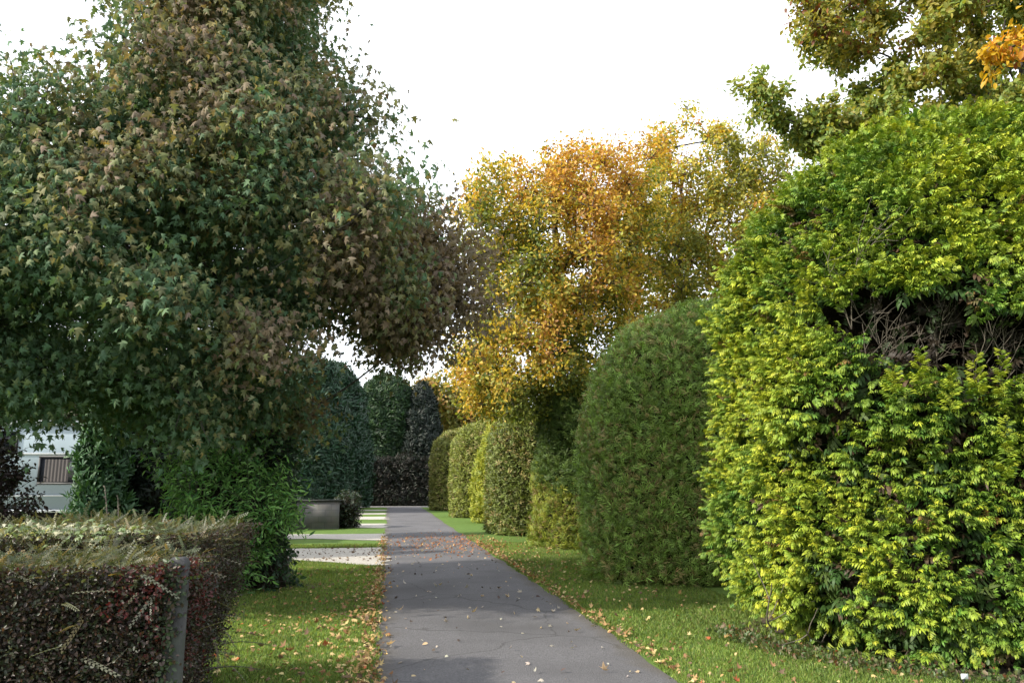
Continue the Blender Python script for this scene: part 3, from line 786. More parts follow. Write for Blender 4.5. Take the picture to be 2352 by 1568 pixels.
broadleaf("olive_leaved_tree", "olive green tree reaching out from behind the top of the golden conifer", "tree", None,
          (12.6, 13.9, 0), (12.4, 13.2, 10.5), 0.2, bl, 0.46, 10, 62, T_oval, 0.11, col_tr, M_beech, 94, hang=0.3, spread=0.08, fork_z=5.5, limb_r=0.008)
OUT_OR = [(2300, -120), (2290, 20), (2295, 100), (2305, 200), (2330, 230), (2380, 200), (2600, 150), (2620, -120)]
def col_or(P, B, r):
    n = len(P)
    k = fbm(P, 0.9, 96, 2) + r.normal(size=n) * 0.25 - (P[:, 2] - 7.0) * 0.7
    y = pick(r, n, [((0.52, 0.33, 0.025), 1), ((0.42, 0.29, 0.03), 0.6)])
    o = pick(r, n, [((0.46, 0.20, 0.025), 1), ((0.22, 0.07, 0.03), 0.5)])
    return np.where((k < 0)[:, None], y, o)
bl = blobs_from(OUT_OR, 9.2, 0.6, 34, 0.26, 0.10, 97, Rr=1.0)
broadleaf("orange_leaved_tree", "bright orange-yellow leafy boughs at the picture's top right corner", "tree", None,
          (11.4, 10.6, 0), (11.0, 9.8, 8.4), 0.12, bl, 0.27, 6, 16, T_oval, 0.115, col_or, M_beech, 98, hang=0.5, spread=0.06, fork_z=6.2, limb_r=0.012)
# far tree past the end of the road
OUT_FAR = [(930, 900), (965, 872), (1010, 868), (1060, 880), (1140, 850), (1200, 900), (1220, 1000), (1150, 1020), (1060, 1010), (1000, 1000), (950, 960)]
def col_far(P, B, r):
    n = len(P); k = fbm(P, 0.15, 101, 2) + r.normal(size=n) * 0.3
    a = pick(r, n, [((0.34, 0.21, 0.07), 1), ((0.28, 0.2, 0.06), 0.7)]); b = pick(r, n, [((0.15, 0.16, 0.05), 1), ((0.22, 0.2, 0.05), 0.6)])
    return np.where((k < 0.1)[:, None], a, b)
bl = blobs_from(OUT_FAR, 68.0, 2.5, 50, 1.2, 0.5, 103)
broadleaf("autumn_tree", "pale orange tree far beyond the road's end, over the farthest clipped hedge", "tree", "yellowing autumn trees behind the hedges",
          (6.0, 69, 0), (5.5, 68, 9.5), 0.25, bl, 1.4, 8, 24, T_oval, 0.42, col_far, M_beech, 104, spread=0.35, fork_z=3.0, limb_r=0.02)

# ------------------------------------------------------------------ dark conifers on the left and at the road's end
def cone_prof(h, taper=0.55):
    return [(0.1, 0.8), (0.08 * h, 1.0), (0.5 * h, 0.97), (0.75 * h, 0.8), (0.9 * h, taper), (0.97 * h, 0.25), (h, 0.0)]
def colp(pal):
    return lambda P, N, r: pick(r, len(P), pal, 0.22)
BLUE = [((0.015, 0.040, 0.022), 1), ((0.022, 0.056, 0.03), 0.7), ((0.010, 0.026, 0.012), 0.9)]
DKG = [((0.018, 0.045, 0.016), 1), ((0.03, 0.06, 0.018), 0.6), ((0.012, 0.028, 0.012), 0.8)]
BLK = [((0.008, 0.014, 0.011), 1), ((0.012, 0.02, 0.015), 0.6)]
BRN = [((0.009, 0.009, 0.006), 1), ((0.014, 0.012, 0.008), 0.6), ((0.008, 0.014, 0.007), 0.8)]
CG = "dark conifers along the far left of the road"
kw = dict(up=0.8, outw=0.3, rnd=0.4, amp=0.28, freq=0.35, shag=0.12, core=0.3, tplt=T_clip3)
clipped("blue_cypress", "tall blue-green cypress directly behind the block wall", "conifer", CG, -4.7, 47.5, 2.2, 2.3, 2.2, cone_prof(9.0, 0.7), 111, 130, 0.5, colp(BLUE), **kw)
clipped("blue_cypress", "blue-green cypress in the middle of the far left row", "conifer", CG, -3.55, 52.0, 1.75, 1.9, 2.2, cone_prof(9.2, 0.7), 112, 130, 0.5, colp(BLUE), **kw)
clipped("blue_cypress", "narrow bluish cypress next to the road's end, last of the left row", "conifer", CG, -2.85, 56.5, 1.5, 1.5, 2.2, cone_prof(8.6, 0.7), 113, 130, 0.5, colp(BLUE), **kw)
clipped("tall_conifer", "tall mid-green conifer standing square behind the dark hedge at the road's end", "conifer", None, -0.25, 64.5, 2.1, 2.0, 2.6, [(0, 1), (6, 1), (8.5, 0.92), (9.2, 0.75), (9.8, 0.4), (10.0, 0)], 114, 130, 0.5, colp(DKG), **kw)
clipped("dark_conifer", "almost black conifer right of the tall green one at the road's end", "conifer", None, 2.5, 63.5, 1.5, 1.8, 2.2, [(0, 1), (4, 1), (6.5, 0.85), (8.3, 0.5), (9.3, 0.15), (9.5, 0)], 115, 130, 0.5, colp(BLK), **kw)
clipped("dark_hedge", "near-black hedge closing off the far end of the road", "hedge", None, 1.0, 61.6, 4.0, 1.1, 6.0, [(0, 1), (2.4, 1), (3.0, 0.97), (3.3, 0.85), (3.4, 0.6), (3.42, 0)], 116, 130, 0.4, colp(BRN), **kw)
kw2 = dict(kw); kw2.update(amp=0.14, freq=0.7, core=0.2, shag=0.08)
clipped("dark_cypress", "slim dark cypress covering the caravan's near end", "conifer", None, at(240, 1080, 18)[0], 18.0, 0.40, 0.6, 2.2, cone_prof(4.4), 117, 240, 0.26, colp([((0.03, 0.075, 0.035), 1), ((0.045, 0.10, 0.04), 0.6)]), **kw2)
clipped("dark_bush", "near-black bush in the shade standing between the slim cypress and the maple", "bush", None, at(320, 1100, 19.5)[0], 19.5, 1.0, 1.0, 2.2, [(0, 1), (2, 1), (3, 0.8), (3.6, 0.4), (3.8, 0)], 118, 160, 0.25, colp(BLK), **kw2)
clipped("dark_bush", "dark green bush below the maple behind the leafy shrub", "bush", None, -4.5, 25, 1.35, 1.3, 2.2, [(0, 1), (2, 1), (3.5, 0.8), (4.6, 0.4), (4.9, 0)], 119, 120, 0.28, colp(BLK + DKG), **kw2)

clipped("dark_bush", "dark olive mass of bushes rising behind the caravan roof", "bush", None, -13.5, 28.5, 5.2, 1.6, 2.4, [(0, 1), (3, 1), (4.2, 0.85), (4.9, 0.6), (5.3, 0.0)], 120, 110, 0.3, colp([((0.05, 0.055, 0.025), 1), ((0.035, 0.05, 0.02), 1), ((0.07, 0.06, 0.03), 0.4)]), **kw)

# ------------------------------------------------------------------ leafy shrubs
def leafy(name, label, cat, cx, cy, a, b, prof, seed, nst, nleaf, size, pal, mat, template=T_lance, amp=0.25, group=None, core=0.35, up=0.5, long=1.0):
    """Shrub: many upright shoots carrying leaves, over a twiggy heart."""
    r = np.random.default_rng(seed)
    G = loft(cx, cy, a, b, 2.2, prof, seed, amp, 0.6)
    root = thing(name, (cx, cy, 0), label, cat, group)
    st = Geo(); g = Geo()
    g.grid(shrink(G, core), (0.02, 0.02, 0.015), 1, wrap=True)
    P, N, _ = sample_grid(G, nst, r)
    L = []; D = []
    for i in range(nst):
        d = nrm(N[i] * 0.7 + np.array([0, 0, up]) + r.normal(size=3) * 0.25)
        ln = r.uniform(0.35, 0.7) * (1 if r.random() < 0.6 else long)
        p0 = P[i] - d * min(ln * 0.75, 0.45)
        p1 = p0 + d * ln + np.array([0, 0, -0.06]) + r.normal(size=3) * 0.03
        pts = bez(p0, (p0 + p1) / 2 + np.array([0, 0, 0.05]), p1, 5)
        st.tube(pts, 0.005, 0.002, sides=3)
        t = np.linspace(0.15, 1, nleaf)
        q = np.stack([np.interp(t, np.linspace(0, 1, 5), pts[:, k]) for k in range(3)], -1)
        sd = nrm(np.cross(d, r.normal(size=3)))
        sg = np.where(np.arange(nleaf) % 2 == 0, 1, -1)[:, None]
        L.append(q); D.append(d * 0.5 + sd * sg * 0.8 + np.array([0, 0, -0.15]) + r.normal(size=(nleaf, 3)) * 0.2)
    L = np.concatenate(L); D = np.concatenate(D); n = len(L)
    L[:, 2] = np.maximum(L[:, 2], 0.04)
    Nn = np.array([-0.2, -0.25, 0.8]) + r.normal(size=(n, 3)) * 0.6
    g.scatter(template, L, D, Nn, size * r.uniform(0.65, 1.25, n), pick(r, n, pal, 0.2), None, 0)
    st.build("stems", M_bark, root); g.build("foliage", [mat, M_core], root)
    return root
leafy("leafy_shrub", "lush green narrow-leaved shrub standing under the maple", "shrub", -2.35, 12.9, 1.05, 0.9,
      [(0.02, 0.32), (0.5, 0.35), (0.9, 0.55), (1.25, 0.92), (1.6, 0.8), (1.9, 0.5), (2.2, 0.22), (2.3, 0)], 131, 640, 14, 0.11,
      [((0.14, 0.30, 0.075), 1), ((0.20, 0.38, 0.11), 0.8), ((0.06, 0.17, 0.045), 0.5)], M_shrub, T_lance, amp=0.3, long=1.6)
leafy("ivy_clad_stump", "dark ivy-clad stem at the foot of the leafy shrub on the lawn", "shrub", -1.95, 13.3, 0.46, 0.42,
      [(0.02, 1.0), (0.8, 0.9), (1.5, 0.9), (2.0, 0.9), (2.4, 0.5), (2.5, 0)], 132, 420, 12, 0.075,
      [((0.02, 0.05, 0.022), 1), ((0.03, 0.07, 0.025), 0.6)], M_shrub, T_oval, amp=0.1, core=0.15, up=-0.2)
leafy("purple_shrub", "dark purplish shrub at the left edge in front of the caravan", "shrub", -6.3, 12.2, 1.3, 1.2,
      [(0.02, 0.9), (1.0, 1.0), (1.8, 0.9), (2.3, 0.65), (2.6, 0.3), (2.7, 0)], 133, 1100, 12, 0.07,
      [((0.035, 0.022, 0.025), 1), ((0.05, 0.035, 0.032), 0.6), ((0.04, 0.055, 0.03), 0.35)], M_shrub, T_oval, amp=0.25)
leafy("dark_ivy_bush", "dark ivy bush hugging the right end of the block wall", "bush", -1.55, 31.2, 0.38, 0.7,
      [(0.02, 0.8), (0.5, 1.0), (0.9, 1.0), (1.15, 0.7), (1.3, 0)], 134, 260, 10, 0.1,
      [((0.022, 0.04, 0.02), 1), ((0.03, 0.03, 0.02), 0.5)], M_shrub, T_oval, amp=0.1, core=0.12)

# ------------------------------------------------------------------ block wall (bin enclosure)
def block_wall():
    root = thing("block_wall", (-2.4, 30.5, 0), "low grey concrete block wall with a thin flat coping beside the grass", "wall")
    g = Geo(); g.box((-3.4, 30.2, -0.05), (-1.76, 30.42, 0.985)); g.box((-1.98, 30.423, -0.05), (-1.765, 32.6, 0.983)); g.build("blockwork", M_block, root)
    g = Geo(); g.box((-3.43, 30.15, 0.988), (-1.70, 30.46, 1.04)); g.box((-2.02, 30.463, 0.986), (-1.71, 32.65, 1.038)); g.build("coping", M_conc, root)
block_wall()
r = np.random.default_rng(140)

# ------------------------------------------------------------------ caravan
def caravan():
    Y0 = 22.0
    p = lambda x, y: at(x, y, Y0)
    x0, x1 = -16.5, -6.6
    zb, zt = 0.92, 3.1
    root = thing("static_caravan", (-11.5, Y0 + 1.6, 0), "pale blue-grey static caravan half hidden behind hedge and shrubs", "caravan")
    g = Geo()
    # body with rounded roof edge, extruded along x
    prof = [(0, zb), (0, zt - 0.1), (0.05, zt), (0.3, zt + 0.06), (1.5, zt + 0.16), (2.7, zt + 0.06), (2.95, zt), (3.0, zt - 0.1), (3.0, zb)]
    G = np.array([[(x, Y0 + a, z) for a, z in prof + [(1.5, zb)]] for x in (x0, x1)])
    g.grid(G, (1, 1, 1), wrap=True)
    n = len(prof)
    for x in (x0, x1):
        V = [(x, Y0 + a, z) for a, z in prof]; g.add(V, list(range(n)), [n], (1, 1, 1))
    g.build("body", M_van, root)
    g = Geo(); g.box((x0 - 0.04, Y0 - 0.10, zt - 0.02), (x1 + 0.04, Y0 + 0.04, zt + 0.09)); g.build("roof_edge", M_vanroof, root)
    zr = p(120, 1042)[2]
    for z0, z1 in ((zr - 0.025, zr + 0.03), (p(0, 1138)[2] - 0.015, p(0, 1138)[2] + 0.012), (zb - 0.02, zb + 0.05)):
        g = Geo(); g.box((x0, Y0 - 0.03, z0), (x1, Y0 - 0.003, z1)); g.build("trim_strip", M_vantrim, root)
    g = Geo(); g.box((x0 + 0.2, Y0 + 0.12, 0.25), (x1 - 0.2, Y0 + 2.8, zb - 0.003)); g.build("chassis", M_dark, root)
    for wx in (-13.2, -12.3):
        g = Geo()
        th = np.linspace(0, 2 * math.pi, 24, endpoint=False)
        ring = lambda rr, y: np.stack([wx + rr * np.cos(th), np.full(24, y), 0.32 + rr * np.sin(th)], -1)
        g.grid(np.stack([ring(0.02, Y0 + 0.06), ring(0.2, Y0 + 0.06), ring(0.22, Y0 + 0.02), ring(0.31, Y0 + 0.03), ring(0.32, Y0 + 0.11)], 0), (1, 1, 1), wrap=True)
        g.build("wheel", M_dark, root, smooth=True)
    def window(xa, xb, za, zb_):
        f = Geo(); w = 0.05
        f.box((xa, Y0 - 0.035, za), (xb, Y0 - 0.004, za + w)); f.box((xa, Y0 - 0.035, zb_ - w), (xb, Y0 - 0.004, zb_))
        f.box((xa, Y0 - 0.034, za + w + .001), (xa + w, Y0 - 0.004, zb_ - w - .001)); f.box((xb - w, Y0 - 0.034, za + w + .001), (xb, Y0 - 0.004, zb_ - w - .001))
        fo = f.build("window_frame", M_dark, root)
        g = Geo(); g.box((xa + w + .001, Y0 - 0.012, za + w + .001), (xb - w - .001, Y0 - 0.006, zb_ - w - .001)); g.build("window_pane", M_glass, fo)
        g = Geo(); m = xa + (xb - xa) * 0.08
        n = 40; xs = np.linspace(m, xa + (xb - xa) * 0.38, n)
        G = np.stack([np.stack([xs, Y0 - 0.020 - 0.006 * np.sin(np.arange(n) * 1.1), np.full(n, z)], -1) for z in (za + 0.07, zb_ - 0.09)], 0)
        g.grid(G, (1, 1, 1)); g.build("curtain", M_curtain, fo)
    window(p(88, 1080)[0], p(88, 1080)[0] + 1.9, p(90, 1112)[2], p(90, 1046)[2])
    window(p(38, 1010)[0] - 2.2, p(38, 1010)[0] + 0.05, p(20, 1043)[2], p(20, 990)[2])
    window(p(38, 1010)[0] - 4.2, p(38, 1010)[0] - 2.5, p(90, 1112)[2], p(90, 1046)[2])
caravan()

# ------------------------------------------------------------------ clipped cotoneaster hedges and concrete post
def cotoneaster(name, label, x0, x1, y0, y1, h, seed, npt, group):
    r = np.random.default_rng(seed)
    root = thing(name, ((x0 + x1) / 2, (y0 + y1) / 2, 0), label, "hedge", group)
    core = Geo()
    nx, nr = 50, 22
    # rounded-box core, extruded along x
    ins = 0.10
    yy = np.array([y0 + ins, y0 + ins, y0 + ins, y0 + ins + 0.04, y0 + 0.3, (y0 + y1) / 2, y1 - 0.3, y1 - ins - 0.04, y1 - ins, y1 - ins])
    zz = np.array([0.02, h * 0.4, h * 0.8, h - 0.16, h - 0.08, h - 0.08, h - 0.08, h - 0.16, h * 0.7, 0.02])
    xs = np.linspace(x0, x1 - ins - 0.32, nx)
    G = np.zeros((nx, len(yy), 3)); G[..., 0] = xs[:, None]; G[..., 1] = yy[None]; G[..., 2] = zz[None]
    f = G.reshape(-1, 3); f += np.stack([fbm(f, 0.8, seed + k) for k in range(3)], -1) * np.array([0.02, 0.05, 0.035]); f[:, 2] = np.maximum(f[:, 2], 0.0)
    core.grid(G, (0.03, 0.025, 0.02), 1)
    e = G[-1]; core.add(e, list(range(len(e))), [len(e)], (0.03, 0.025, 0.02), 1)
    # leaf points on the front, end and top
    def face(kind, n):
        u, v = r.random(n), r.random(n)
        if kind == 'front': P = np.stack([x0 + (x1 - x0) * u, np.full(n, y0) + r.normal(size=n) * 0.035, h * v], -1); N = np.tile([0, -1.0, 0.1], (n, 1))
        elif kind == 'end':
            P = np.stack([np.full(n, x1) - 0.30 * (1 - v) ** 1.5 + r.normal(size=n) * 0.05, y0 + (y1 - y0) * u, h * v], -1); N = np.tile([1.0, -0.1, 0.1], (n, 1))
        else: P = np.stack([x0 + (x1 - x0) * u, y0 + (y1 - y0) * v, h + r.normal(size=n) * 0.025 - 0.02], -1); N = np.tile([0, 0, 1.0], (n, 1))
        P = P + N * (fbm(P, 0.9, seed + 9) * 0.05)[:, None]
        P[:, 2] = np.maximum(P[:, 2], 0.03)
        return P, N
    g = Geo(); red = Geo()
    aF, aT, aE = (x1 - x0) * h, (x1 - x0) * (y1 - y0), (y1 - y0) * h
    tot = aF + aE * 1.3
    for kind, ar in (('front', aF), ('end', aE * 1.3)):
        n = int(npt * ar / tot); P, N = face(kind, n)
        thin = (r.random(n) < 0.55 + 0.45 * np.clip(P[:, 2] / h, 0, 1))
        P, N = P[thin], N[thin]; n = len(P)
        A = N * 0.5 + r.normal(size=(n, 3)) * 0.7; Nn = N + r.normal(size=(n, 3)) * 0.6
        k = fbm(P, 0.8, seed + 3) + r.normal(size=n) * 0.15 + (P[:, 2] / h - 0.75) * 0.35
        dk = pick(r, n, [((0.03, 0.02, 0.016), 1), ((0.026, 0.034, 0.018), 0.8), ((0.05, 0.03, 0.023), 0.6), ((0.06, 0.064, 0.04), 0.2)], 0.25)
        g.scatter(T_oval, P, A, Nn, 0.018 * r.uniform(0.7, 1.5, n), dk, None, 0)
        rm = k > 0.55
        if rm.any():
            q = int(rm.sum()); rc = pick(r, q, [((0.085, 0.016, 0.018), 1), ((0.065, 0.018, 0.016), 0.7)], 0.25)
            red.scatter(T_oval, P[rm] + N[rm] * 0.02, A[rm], Nn[rm], 0.02 * r.uniform(0.7, 1.4, q), rc, None, 0)
    # arching shoots: herringbone sprays, thick on top, few on the faces
    nT = int(1500 * aT)
    P, N = face('top', nT)
    A = np.stack([r.normal(size=nT) * 0.7 + 0.25, r.normal(size=nT) * 0.6 - 0.15, r.uniform(0.0, 0.6, nT)], -1)
    Nn = np.array([0, 0, 1.0]) + r.normal(size=(nT, 3)) * 0.7
    C = pick(r, nT, [((0.075, 0.088, 0.04), 1), ((0.105, 0.10, 0.045), 0.7), ((0.06, 0.078, 0.036), 1), ((0.15, 0.11, 0.04), 0.25), ((0.125, 0.13, 0.09), 0.5)], 0.2)
    sh = Geo()
    sz = r.uniform(0.07, 0.16, nT) * np.where(r.random(nT) < 0.03, 1.5, 1)
    sh.scatter(T_herring, P - np.array([0, 0, 0.03]), A, Nn, sz, C * 0.8, C * 1.15, 0, wid=0.85)
    nF = int(48 * (aF + aE))
    for kind, ar in (('front', aF), ('end', aE)):
        n = int(nF * ar / (aF + aE)); P, N = face(kind, n)
        P[:, 2] = h * (1 - r.random(n) ** 1.3)
        A = N * 0.55 + np.stack([r.normal(size=n) * 0.8, r.normal(size=n) * 0.25, r.normal(size=n) * 0.5 - 0.15], -1)
        Nn = N * 0.3 + np.array([0, 0, 1.0]) + r.normal(size=(n, 3)) * 0.5
        C = pick(r, n, [((0.12, 0.12, 0.085), 1), ((0.085, 0.095, 0.055), 0.8), ((0.14, 0.12, 0.08), 0.6)], 0.2)
        sh.scatter(T_herring, P, A, Nn, r.uniform(0.12, 0.28, n), C, C, 0, wid=0.5)
    g.build("foliage", M_shrub, root)
    tag(red.build("red_leaves", M_shrub, root), "patches of dark red autumn leaves")
    sh.build("arching_shoots", M_shrub, root)
    tw = core
    for i in range(150):
        end = r.random() < 0.6
        if end: p = np.array([x1 - 0.35, r.uniform(y0, y1), r.uniform(0.05, h * 0.75)]); d = nrm(np.array([0.8, -0.2 + r.normal() * 0.5, r.normal() * 0.35]))
        else: p = np.array([r.uniform(x0, x1), y0 + 0.1, r.uniform(0.1, h)]); d = nrm(np.array([r.normal(), -0.7, r.normal() * 0.5]))
        L = r.uniform(0.2, 0.42)
        tw.tube(bez(p, p + d * L * 0.5 + r.normal(size=3) * 0.04, p + d * L, 5), 0.004, 0.0015, sides=4)
    for i in range(3):
        p = np.array([x1 - 0.25, y0 + 0.3 + i * 0.4, 0.12 + 0.1 * i]); e = p + np.array([0.55, 0.1, 0.02])
        tw.tube(bez(p, (p + e) / 2 + np.array([0, 0, 0.1]), e, 6), 0.005, 0.002, sides=4)
    core.build("inner_wood", [M_bark, M_core], root)
    return root, r
HEDGE_G = "clipped cotoneaster hedges by the lawn"
root, r = cotoneaster("cotoneaster_hedge", "nearer dark cotoneaster hedge, cut square, ending against the concrete post", -4.3, -1.05, 4.20, 5.0, 1.21, 151, 105000, HEDGE_G)
root2, r = cotoneaster("cotoneaster_hedge", "farther cotoneaster hedge with red-leaved corner and thin twiggy right end", -6.0, -1.2, 5.7, 7.3, 1.275, 152, 90000, HEDGE_G)
# variegated ivy trailing over the top of the farther hedge
g = Geo(); n = 420
t = r.random(n)
P = np.stack([-2.55 + 0.95 * t + r.normal(size=n) * 0.09, 6.0 - 0.35 * t + r.normal(size=n) * 0.14, 1.29 + 0.03 * r.normal(size=n)], -1)
g.scatter(T_maple, P, r.normal(size=(n, 3)) * [1, 1, .3], np.array([0, -0.3, 1.0]) + r.normal(size=(n, 3)) * 0.4, r.uniform(0.03, 0.05, n), pick(r, n, [((0.36, 0.36, 0.24), 1), ((0.15, 0.2, 0.09), 1)]))
tag(g.build("ivy", M_shrub), "cream-edged ivy trailing over the farther cotoneaster hedge", "ivy")
# dead stalks standing up from the hedge
def stalk(px, py, Y, L, lean, label):
    g = Geo(); p0 = at(px, py, Y) - np.array([0, 0, 0.25])
    p1 = p0 + np.array([lean, 0, L + 0.25])
    g.tube(bez(p0, (p0 + p1) / 2 + np.array([0, 0, 0.02]), p1, 7), 0.006, 0.003, sides=5)
    q = np.linspace(0.4, 1, 16)[:, None] * (p1 - p0) + p0
    rr = np.random.default_rng(int(px))
    g.scatter(T_oval, q, rr.normal(size=(16, 3)) + [0, 0, 0.8], rr.normal(size=(16, 3)), 0.022, pick(rr, 16, [((0.2, 0.18, 0.11), 1)]))
    tag(g.build("dead_stalk", M_twig), label, "stalk", "dead stalks above the hedge")
stalk(258, 1180, 6.6, 0.20, -0.07, "thin leaning dead stalk above the farther hedge, taller of two")
stalk(280, 1185, 6.5, 0.14, -0.04, "shorter straight dead stalk above the farther hedge")
# post
root = thing("concrete_post", (-1.015, 4.285, 0), "square weathered concrete post at the nearer hedge's end", "post")
g = Geo()
h0, w = 1.245, 0.046
prof = [(w, -0.1), (w, h0 - 0.03), (w - 0.008, h0 - 0.01), (w - 0.02, h0)]
def sq(k, z, c=0.008):
    return np.array([(-k + c, -k, z), (k - c, -k, z), (k, -k + c, z), (k, k - c, z), (k - c, k, z), (-k + c, k, z), (-k, k - c, z), (-k, -k + c, z)]) + np.array([-1.015, 4.285, 0])
G = np.stack([sq(k, z) for k, z in prof] + [sq(0.01, h0 + 0.001, 0.004)], 0)
g.grid(G, (1, 1, 1), wrap=True); g.build("post_shaft", M_conc, root)
g = Geo(); rr = np.random.default_rng(160); n = 900
P = np.stack([-1.015 - 0.02 + rr.normal(size=n) * 0.028, np.full(n, 4.225) + rr.normal(size=n) * 0.012, rr.uniform(0.0, 1.24, n)], -1)
g.scatter(T_oval, P, rr.normal(size=(n, 3)), np.array([0.3, -1, 0.2]) + rr.normal(size=(n, 3)) * 0.4, rr.uniform(0.018, 0.032, n), pick(rr, n, [((0.05, 0.075, 0.035), 1), ((0.07, 0.05, 0.04), 0.6)]))
tag(g.build("creeper", M_shrub), "small-leaved dark creeper climbing the concrete post", "creeper")

# small white plant label under the golden conifer
root = thing("plant_label", (4.66, 6.25, 0), "tiny white label on a stake under the golden conifer", "label")
g = Geo(); g.box((4.65, 6.245, -0.02), (4.67, 6.255, 0.06)); g.build("stake", M_dark, root)
g = Geo(); g.box((4.63, 6.235, 0.045), (4.69, 6.242, 0.085)); g.build("plate", M_vantrim, root)

# ------------------------------------------------------------------ grass blades, weeds, fallen leaves
def free_lawn(P, gx=0.0):
    x, y = P[:, 0], P[:, 1]
    ok = ((x < -0.02 - 0.06 * np.sin(y * 3.1) ** 2) & (x > -3.2)) | ((x > 2.37 + 0.06 * np.sin(y * 2.3) ** 2) & (x < 4.9))
    pit = (y > 16.6 + 1.7 * np.clip((-x - 0.2) / 2, 0, 1)) & (y < 21.25) & (x < 0)
    gold = (np.abs((x - 6.75) / 2.55) ** 2.2 + np.abs((y - 8.3) / 2.4) ** 2.2) < 1
    return ok & ~pit & ~gold
r = np.random.default_rng(171)
n = 190000
yy = 5.5 + 17 * r.random(n) ** 1.9
xx = np.where(r.random(n) < 0.55, r.uniform(-3.2, 0, n), r.uniform(2.38, 4.9, n))
P = np.stack([xx, yy, np.full(n, 0.0)], -1)
P = P[free_lawn(P)]; n = len(P)
P[:, 2] = 0.0
A = np.stack([r.normal(size=n) * 0.5, r.normal(size=n) * 0.5, np.full(n, 1.0)], -1)
k = fbm(P * [1, 1, 0], 0.3, 172) + fbm(P * [1, 1, 0], 1.5, 173) * 0.5
C = pick(r, n, [((0.145, 0.215, 0.045), 1), ((0.185, 0.25, 0.055), 0.7), ((0.085, 0.145, 0.034), 0.6), ((0.21, 0.19, 0.085), 0.22)], 0.2) * (1 + 0.3 * np.clip(k, -0.8, 0.8)[:, None])
g = Geo()
g.scatter(T_blade, P, A, r.normal(size=(n, 3)) + [0, 0, 0.2], r.uniform(0.018, 0.042, n) * (1 + P[:, 1] * 0.015), C, None, 0, wid=r.uniform(0.12, 0.2, n) * (1 + P[:, 1] * 0.05))
tag(g.build("grass", M_grass), "short mown lawn grass on both sides of the road", "grass", kind="stuff")

LIT = [((0.40, 0.29, 0.13), 1), ((0.30, 0.19, 0.08), 1), ((0.22, 0.12, 0.06), 0.8), ((0.45, 0.36, 0.17), 0.6), ((0.33, 0.10, 0.04), 0.18), ((0.12, 0.08, 0.05), 0.5)]
def litter(name, label, P, smin, smax, pal, seed, flat=0.35, z=0.02):
    r = np.random.default_rng(seed); n = len(P)
    a = r.uniform(0, 6.28, n)
    A = np.stack([np.cos(a), np.sin(a), r.normal(size=n) * 0.3], -1)
    N = np.array([0, 0, 1.0]) + r.normal(size=(n, 3)) * flat
    P = P + np.stack([np.zeros(n), np.zeros(n), z + np.abs(r.normal(size=n)) * 0.012], -1)
    g = Geo(); h = r.random(n) < 0.55
    C = pick(r, n, pal, 0.2); s = r.uniform(smin, smax, n)
    if h.any(): g.scatter(T_curl, P[h], A[h], N[h], s[h], C[h])
    if (~h).any(): g.scatter(T_oval, P[~h], A[~h], N[~h], s[~h] * 0.9, C[~h])
    return tag(g.build(name, M_litter), label, "leaf litter", kind="stuff")
r = np.random.default_rng(180)
# left lawn: thickest along the road edge and towards the camera
n = 2300
P = np.stack([-0.15 - 2.6 * r.random(n) ** 1.7, 5.8 + 10.2 * r.random(n) ** 1.25, np.full(n, 0.02)], -1)
w = 0.35 + 0.65 * np.exp(-np.abs(P[:, 0] + 0.25) / 0.55) ; w *= np.clip(1.15 + 0.9 * fbm(P, 0.5, 181), 0.1, 1); w *= np.clip(1.3 - (P[:, 1] - 6) * 0.07, 0.3, 1)
P = P[r.random(n) < w]; P = P[free_lawn(P)]
E1 = np.stack([-0.10 + r.normal(size=620) * 0.07, 5.8 + 20 * r.random(620) ** 1.4, np.full(620, 0.012)], -1)
litter("fallen_leaves", "dry tan leaves strewn over the left lawn and along its road edge", np.concatenate([P, E1]), 0.034, 0.068, LIT, 182)
# right verge
n = 1500
P = np.stack([2.45 + 1.9 * r.random(n) ** 1.6, 6.0 + 20 * r.random(n) ** 1.2, np.full(n, 0.02)], -1)
w = np.clip(0.25 + 0.5 * np.exp(-((P[:, 1] - 18) / 4.5) ** 2) + 0.4 * np.exp(-(P[:, 0] - 2.45) / 0.25) + 0.4 * fbm(P, 0.4, 183), 0.03, 1)
P = P[r.random(n) < w]; P = P[free_lawn(P)]
E2 = np.stack([2.43 + np.abs(r.normal(size=430)) * 0.08, 6.0 + 17 * r.random(430), np.full(430, 0.012)], -1)
litter("fallen_leaves", "brown leaves lying along the right verge by the hedges", np.concatenate([P, E2]), 0.032, 0.064, LIT, 184)
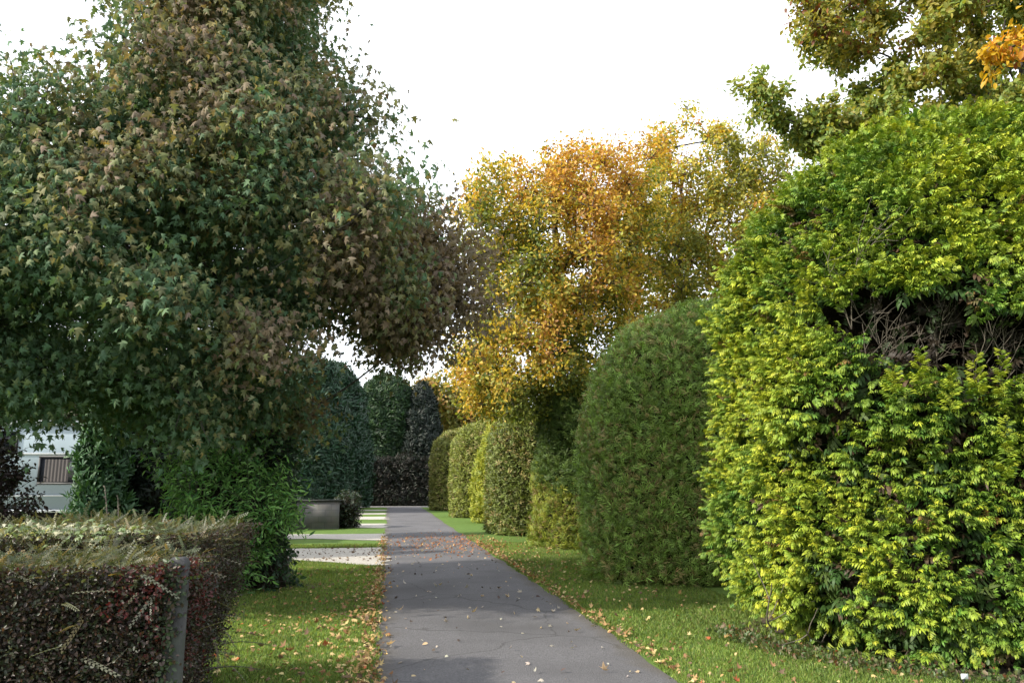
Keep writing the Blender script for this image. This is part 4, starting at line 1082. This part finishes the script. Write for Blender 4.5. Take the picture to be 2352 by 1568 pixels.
# road: scattered, and a rust-coloured drift under the orange tree
n = 210
P = np.stack([r.uniform(0, 2.35, n), 5.6 + 16 * r.random(n), np.full(n, 0.004)], -1)
litter("fallen_leaves", "pale curled leaves scattered over the tarmac road", P, 0.03, 0.075, [((0.36, 0.33, 0.28), 1), ((0.42, 0.33, 0.2), 0.7), ((0.08, 0.06, 0.05), 0.6)], 185, z=0.012, flat=0.5)
n = 900
P = np.stack([np.clip(-0.2 + 3.3 * r.random(n) ** 0.75, -0.3, 3.1), 22.3 + 2.0 * r.normal(size=n), np.full(n, 0.006)], -1)
litter("fallen_leaves", "rust-coloured drift of leaves across the road under the orange tree", P, 0.035, 0.07, [((0.36, 0.16, 0.07), 1), ((0.28, 0.12, 0.06), 1), ((0.4, 0.26, 0.12), 0.4)], 186, z=0.012)
# pale gravel: dark leaf specks
n = 230
P = np.stack([-0.2 - 3.5 * r.random(n), 17.5 + 3.6 * r.random(n), np.full(n, 0.012)], -1)
P = P[P[:, 1] > 17.0 + 0.8 * np.clip(-P[:, 0] / 2, 0, 2)]
litter("fallen_leaves", "dark dry leaves dotted over the pale gravel strip", P, 0.04, 0.09, [((0.16, 0.11, 0.07), 1), ((0.10, 0.07, 0.05), 1)], 187, z=0.006)
# weeds and litter along the foot of the golden conifer
r = np.random.default_rng(190); n = 2600
th = r.uniform(math.pi * 0.95, math.pi * 1.75, n); q = r.uniform(0.93, 1.06, n)
P = np.stack([6.45 + 2.8 * q * np.cos(th), 8.35 + 2.45 * q * np.sin(th), np.full(n, 0.01)], -1)
g = Geo()
A = r.normal(size=(n, 3)) * [0.6, 0.6, 0.2] + [0, 0, 0.7]
g.scatter(T_oval, P + np.stack([r.normal(size=n) * .05, r.normal(size=n) * .05, np.abs(r.normal(size=n)) * 0.04], -1), A, r.normal(size=(n, 3)) + [0, 0, 1], r.uniform(0.025, 0.06, n),
          pick(r, n, [((0.06, 0.10, 0.03), 1), ((0.10, 0.12, 0.05), 0.8), ((0.17, 0.13, 0.08), 0.6), ((0.22, 0.09, 0.04), 0.12)]))
tag(g.build("weeds", M_shrub), "low weeds and debris along the foot of the golden conifer", "weeds", kind="stuff")
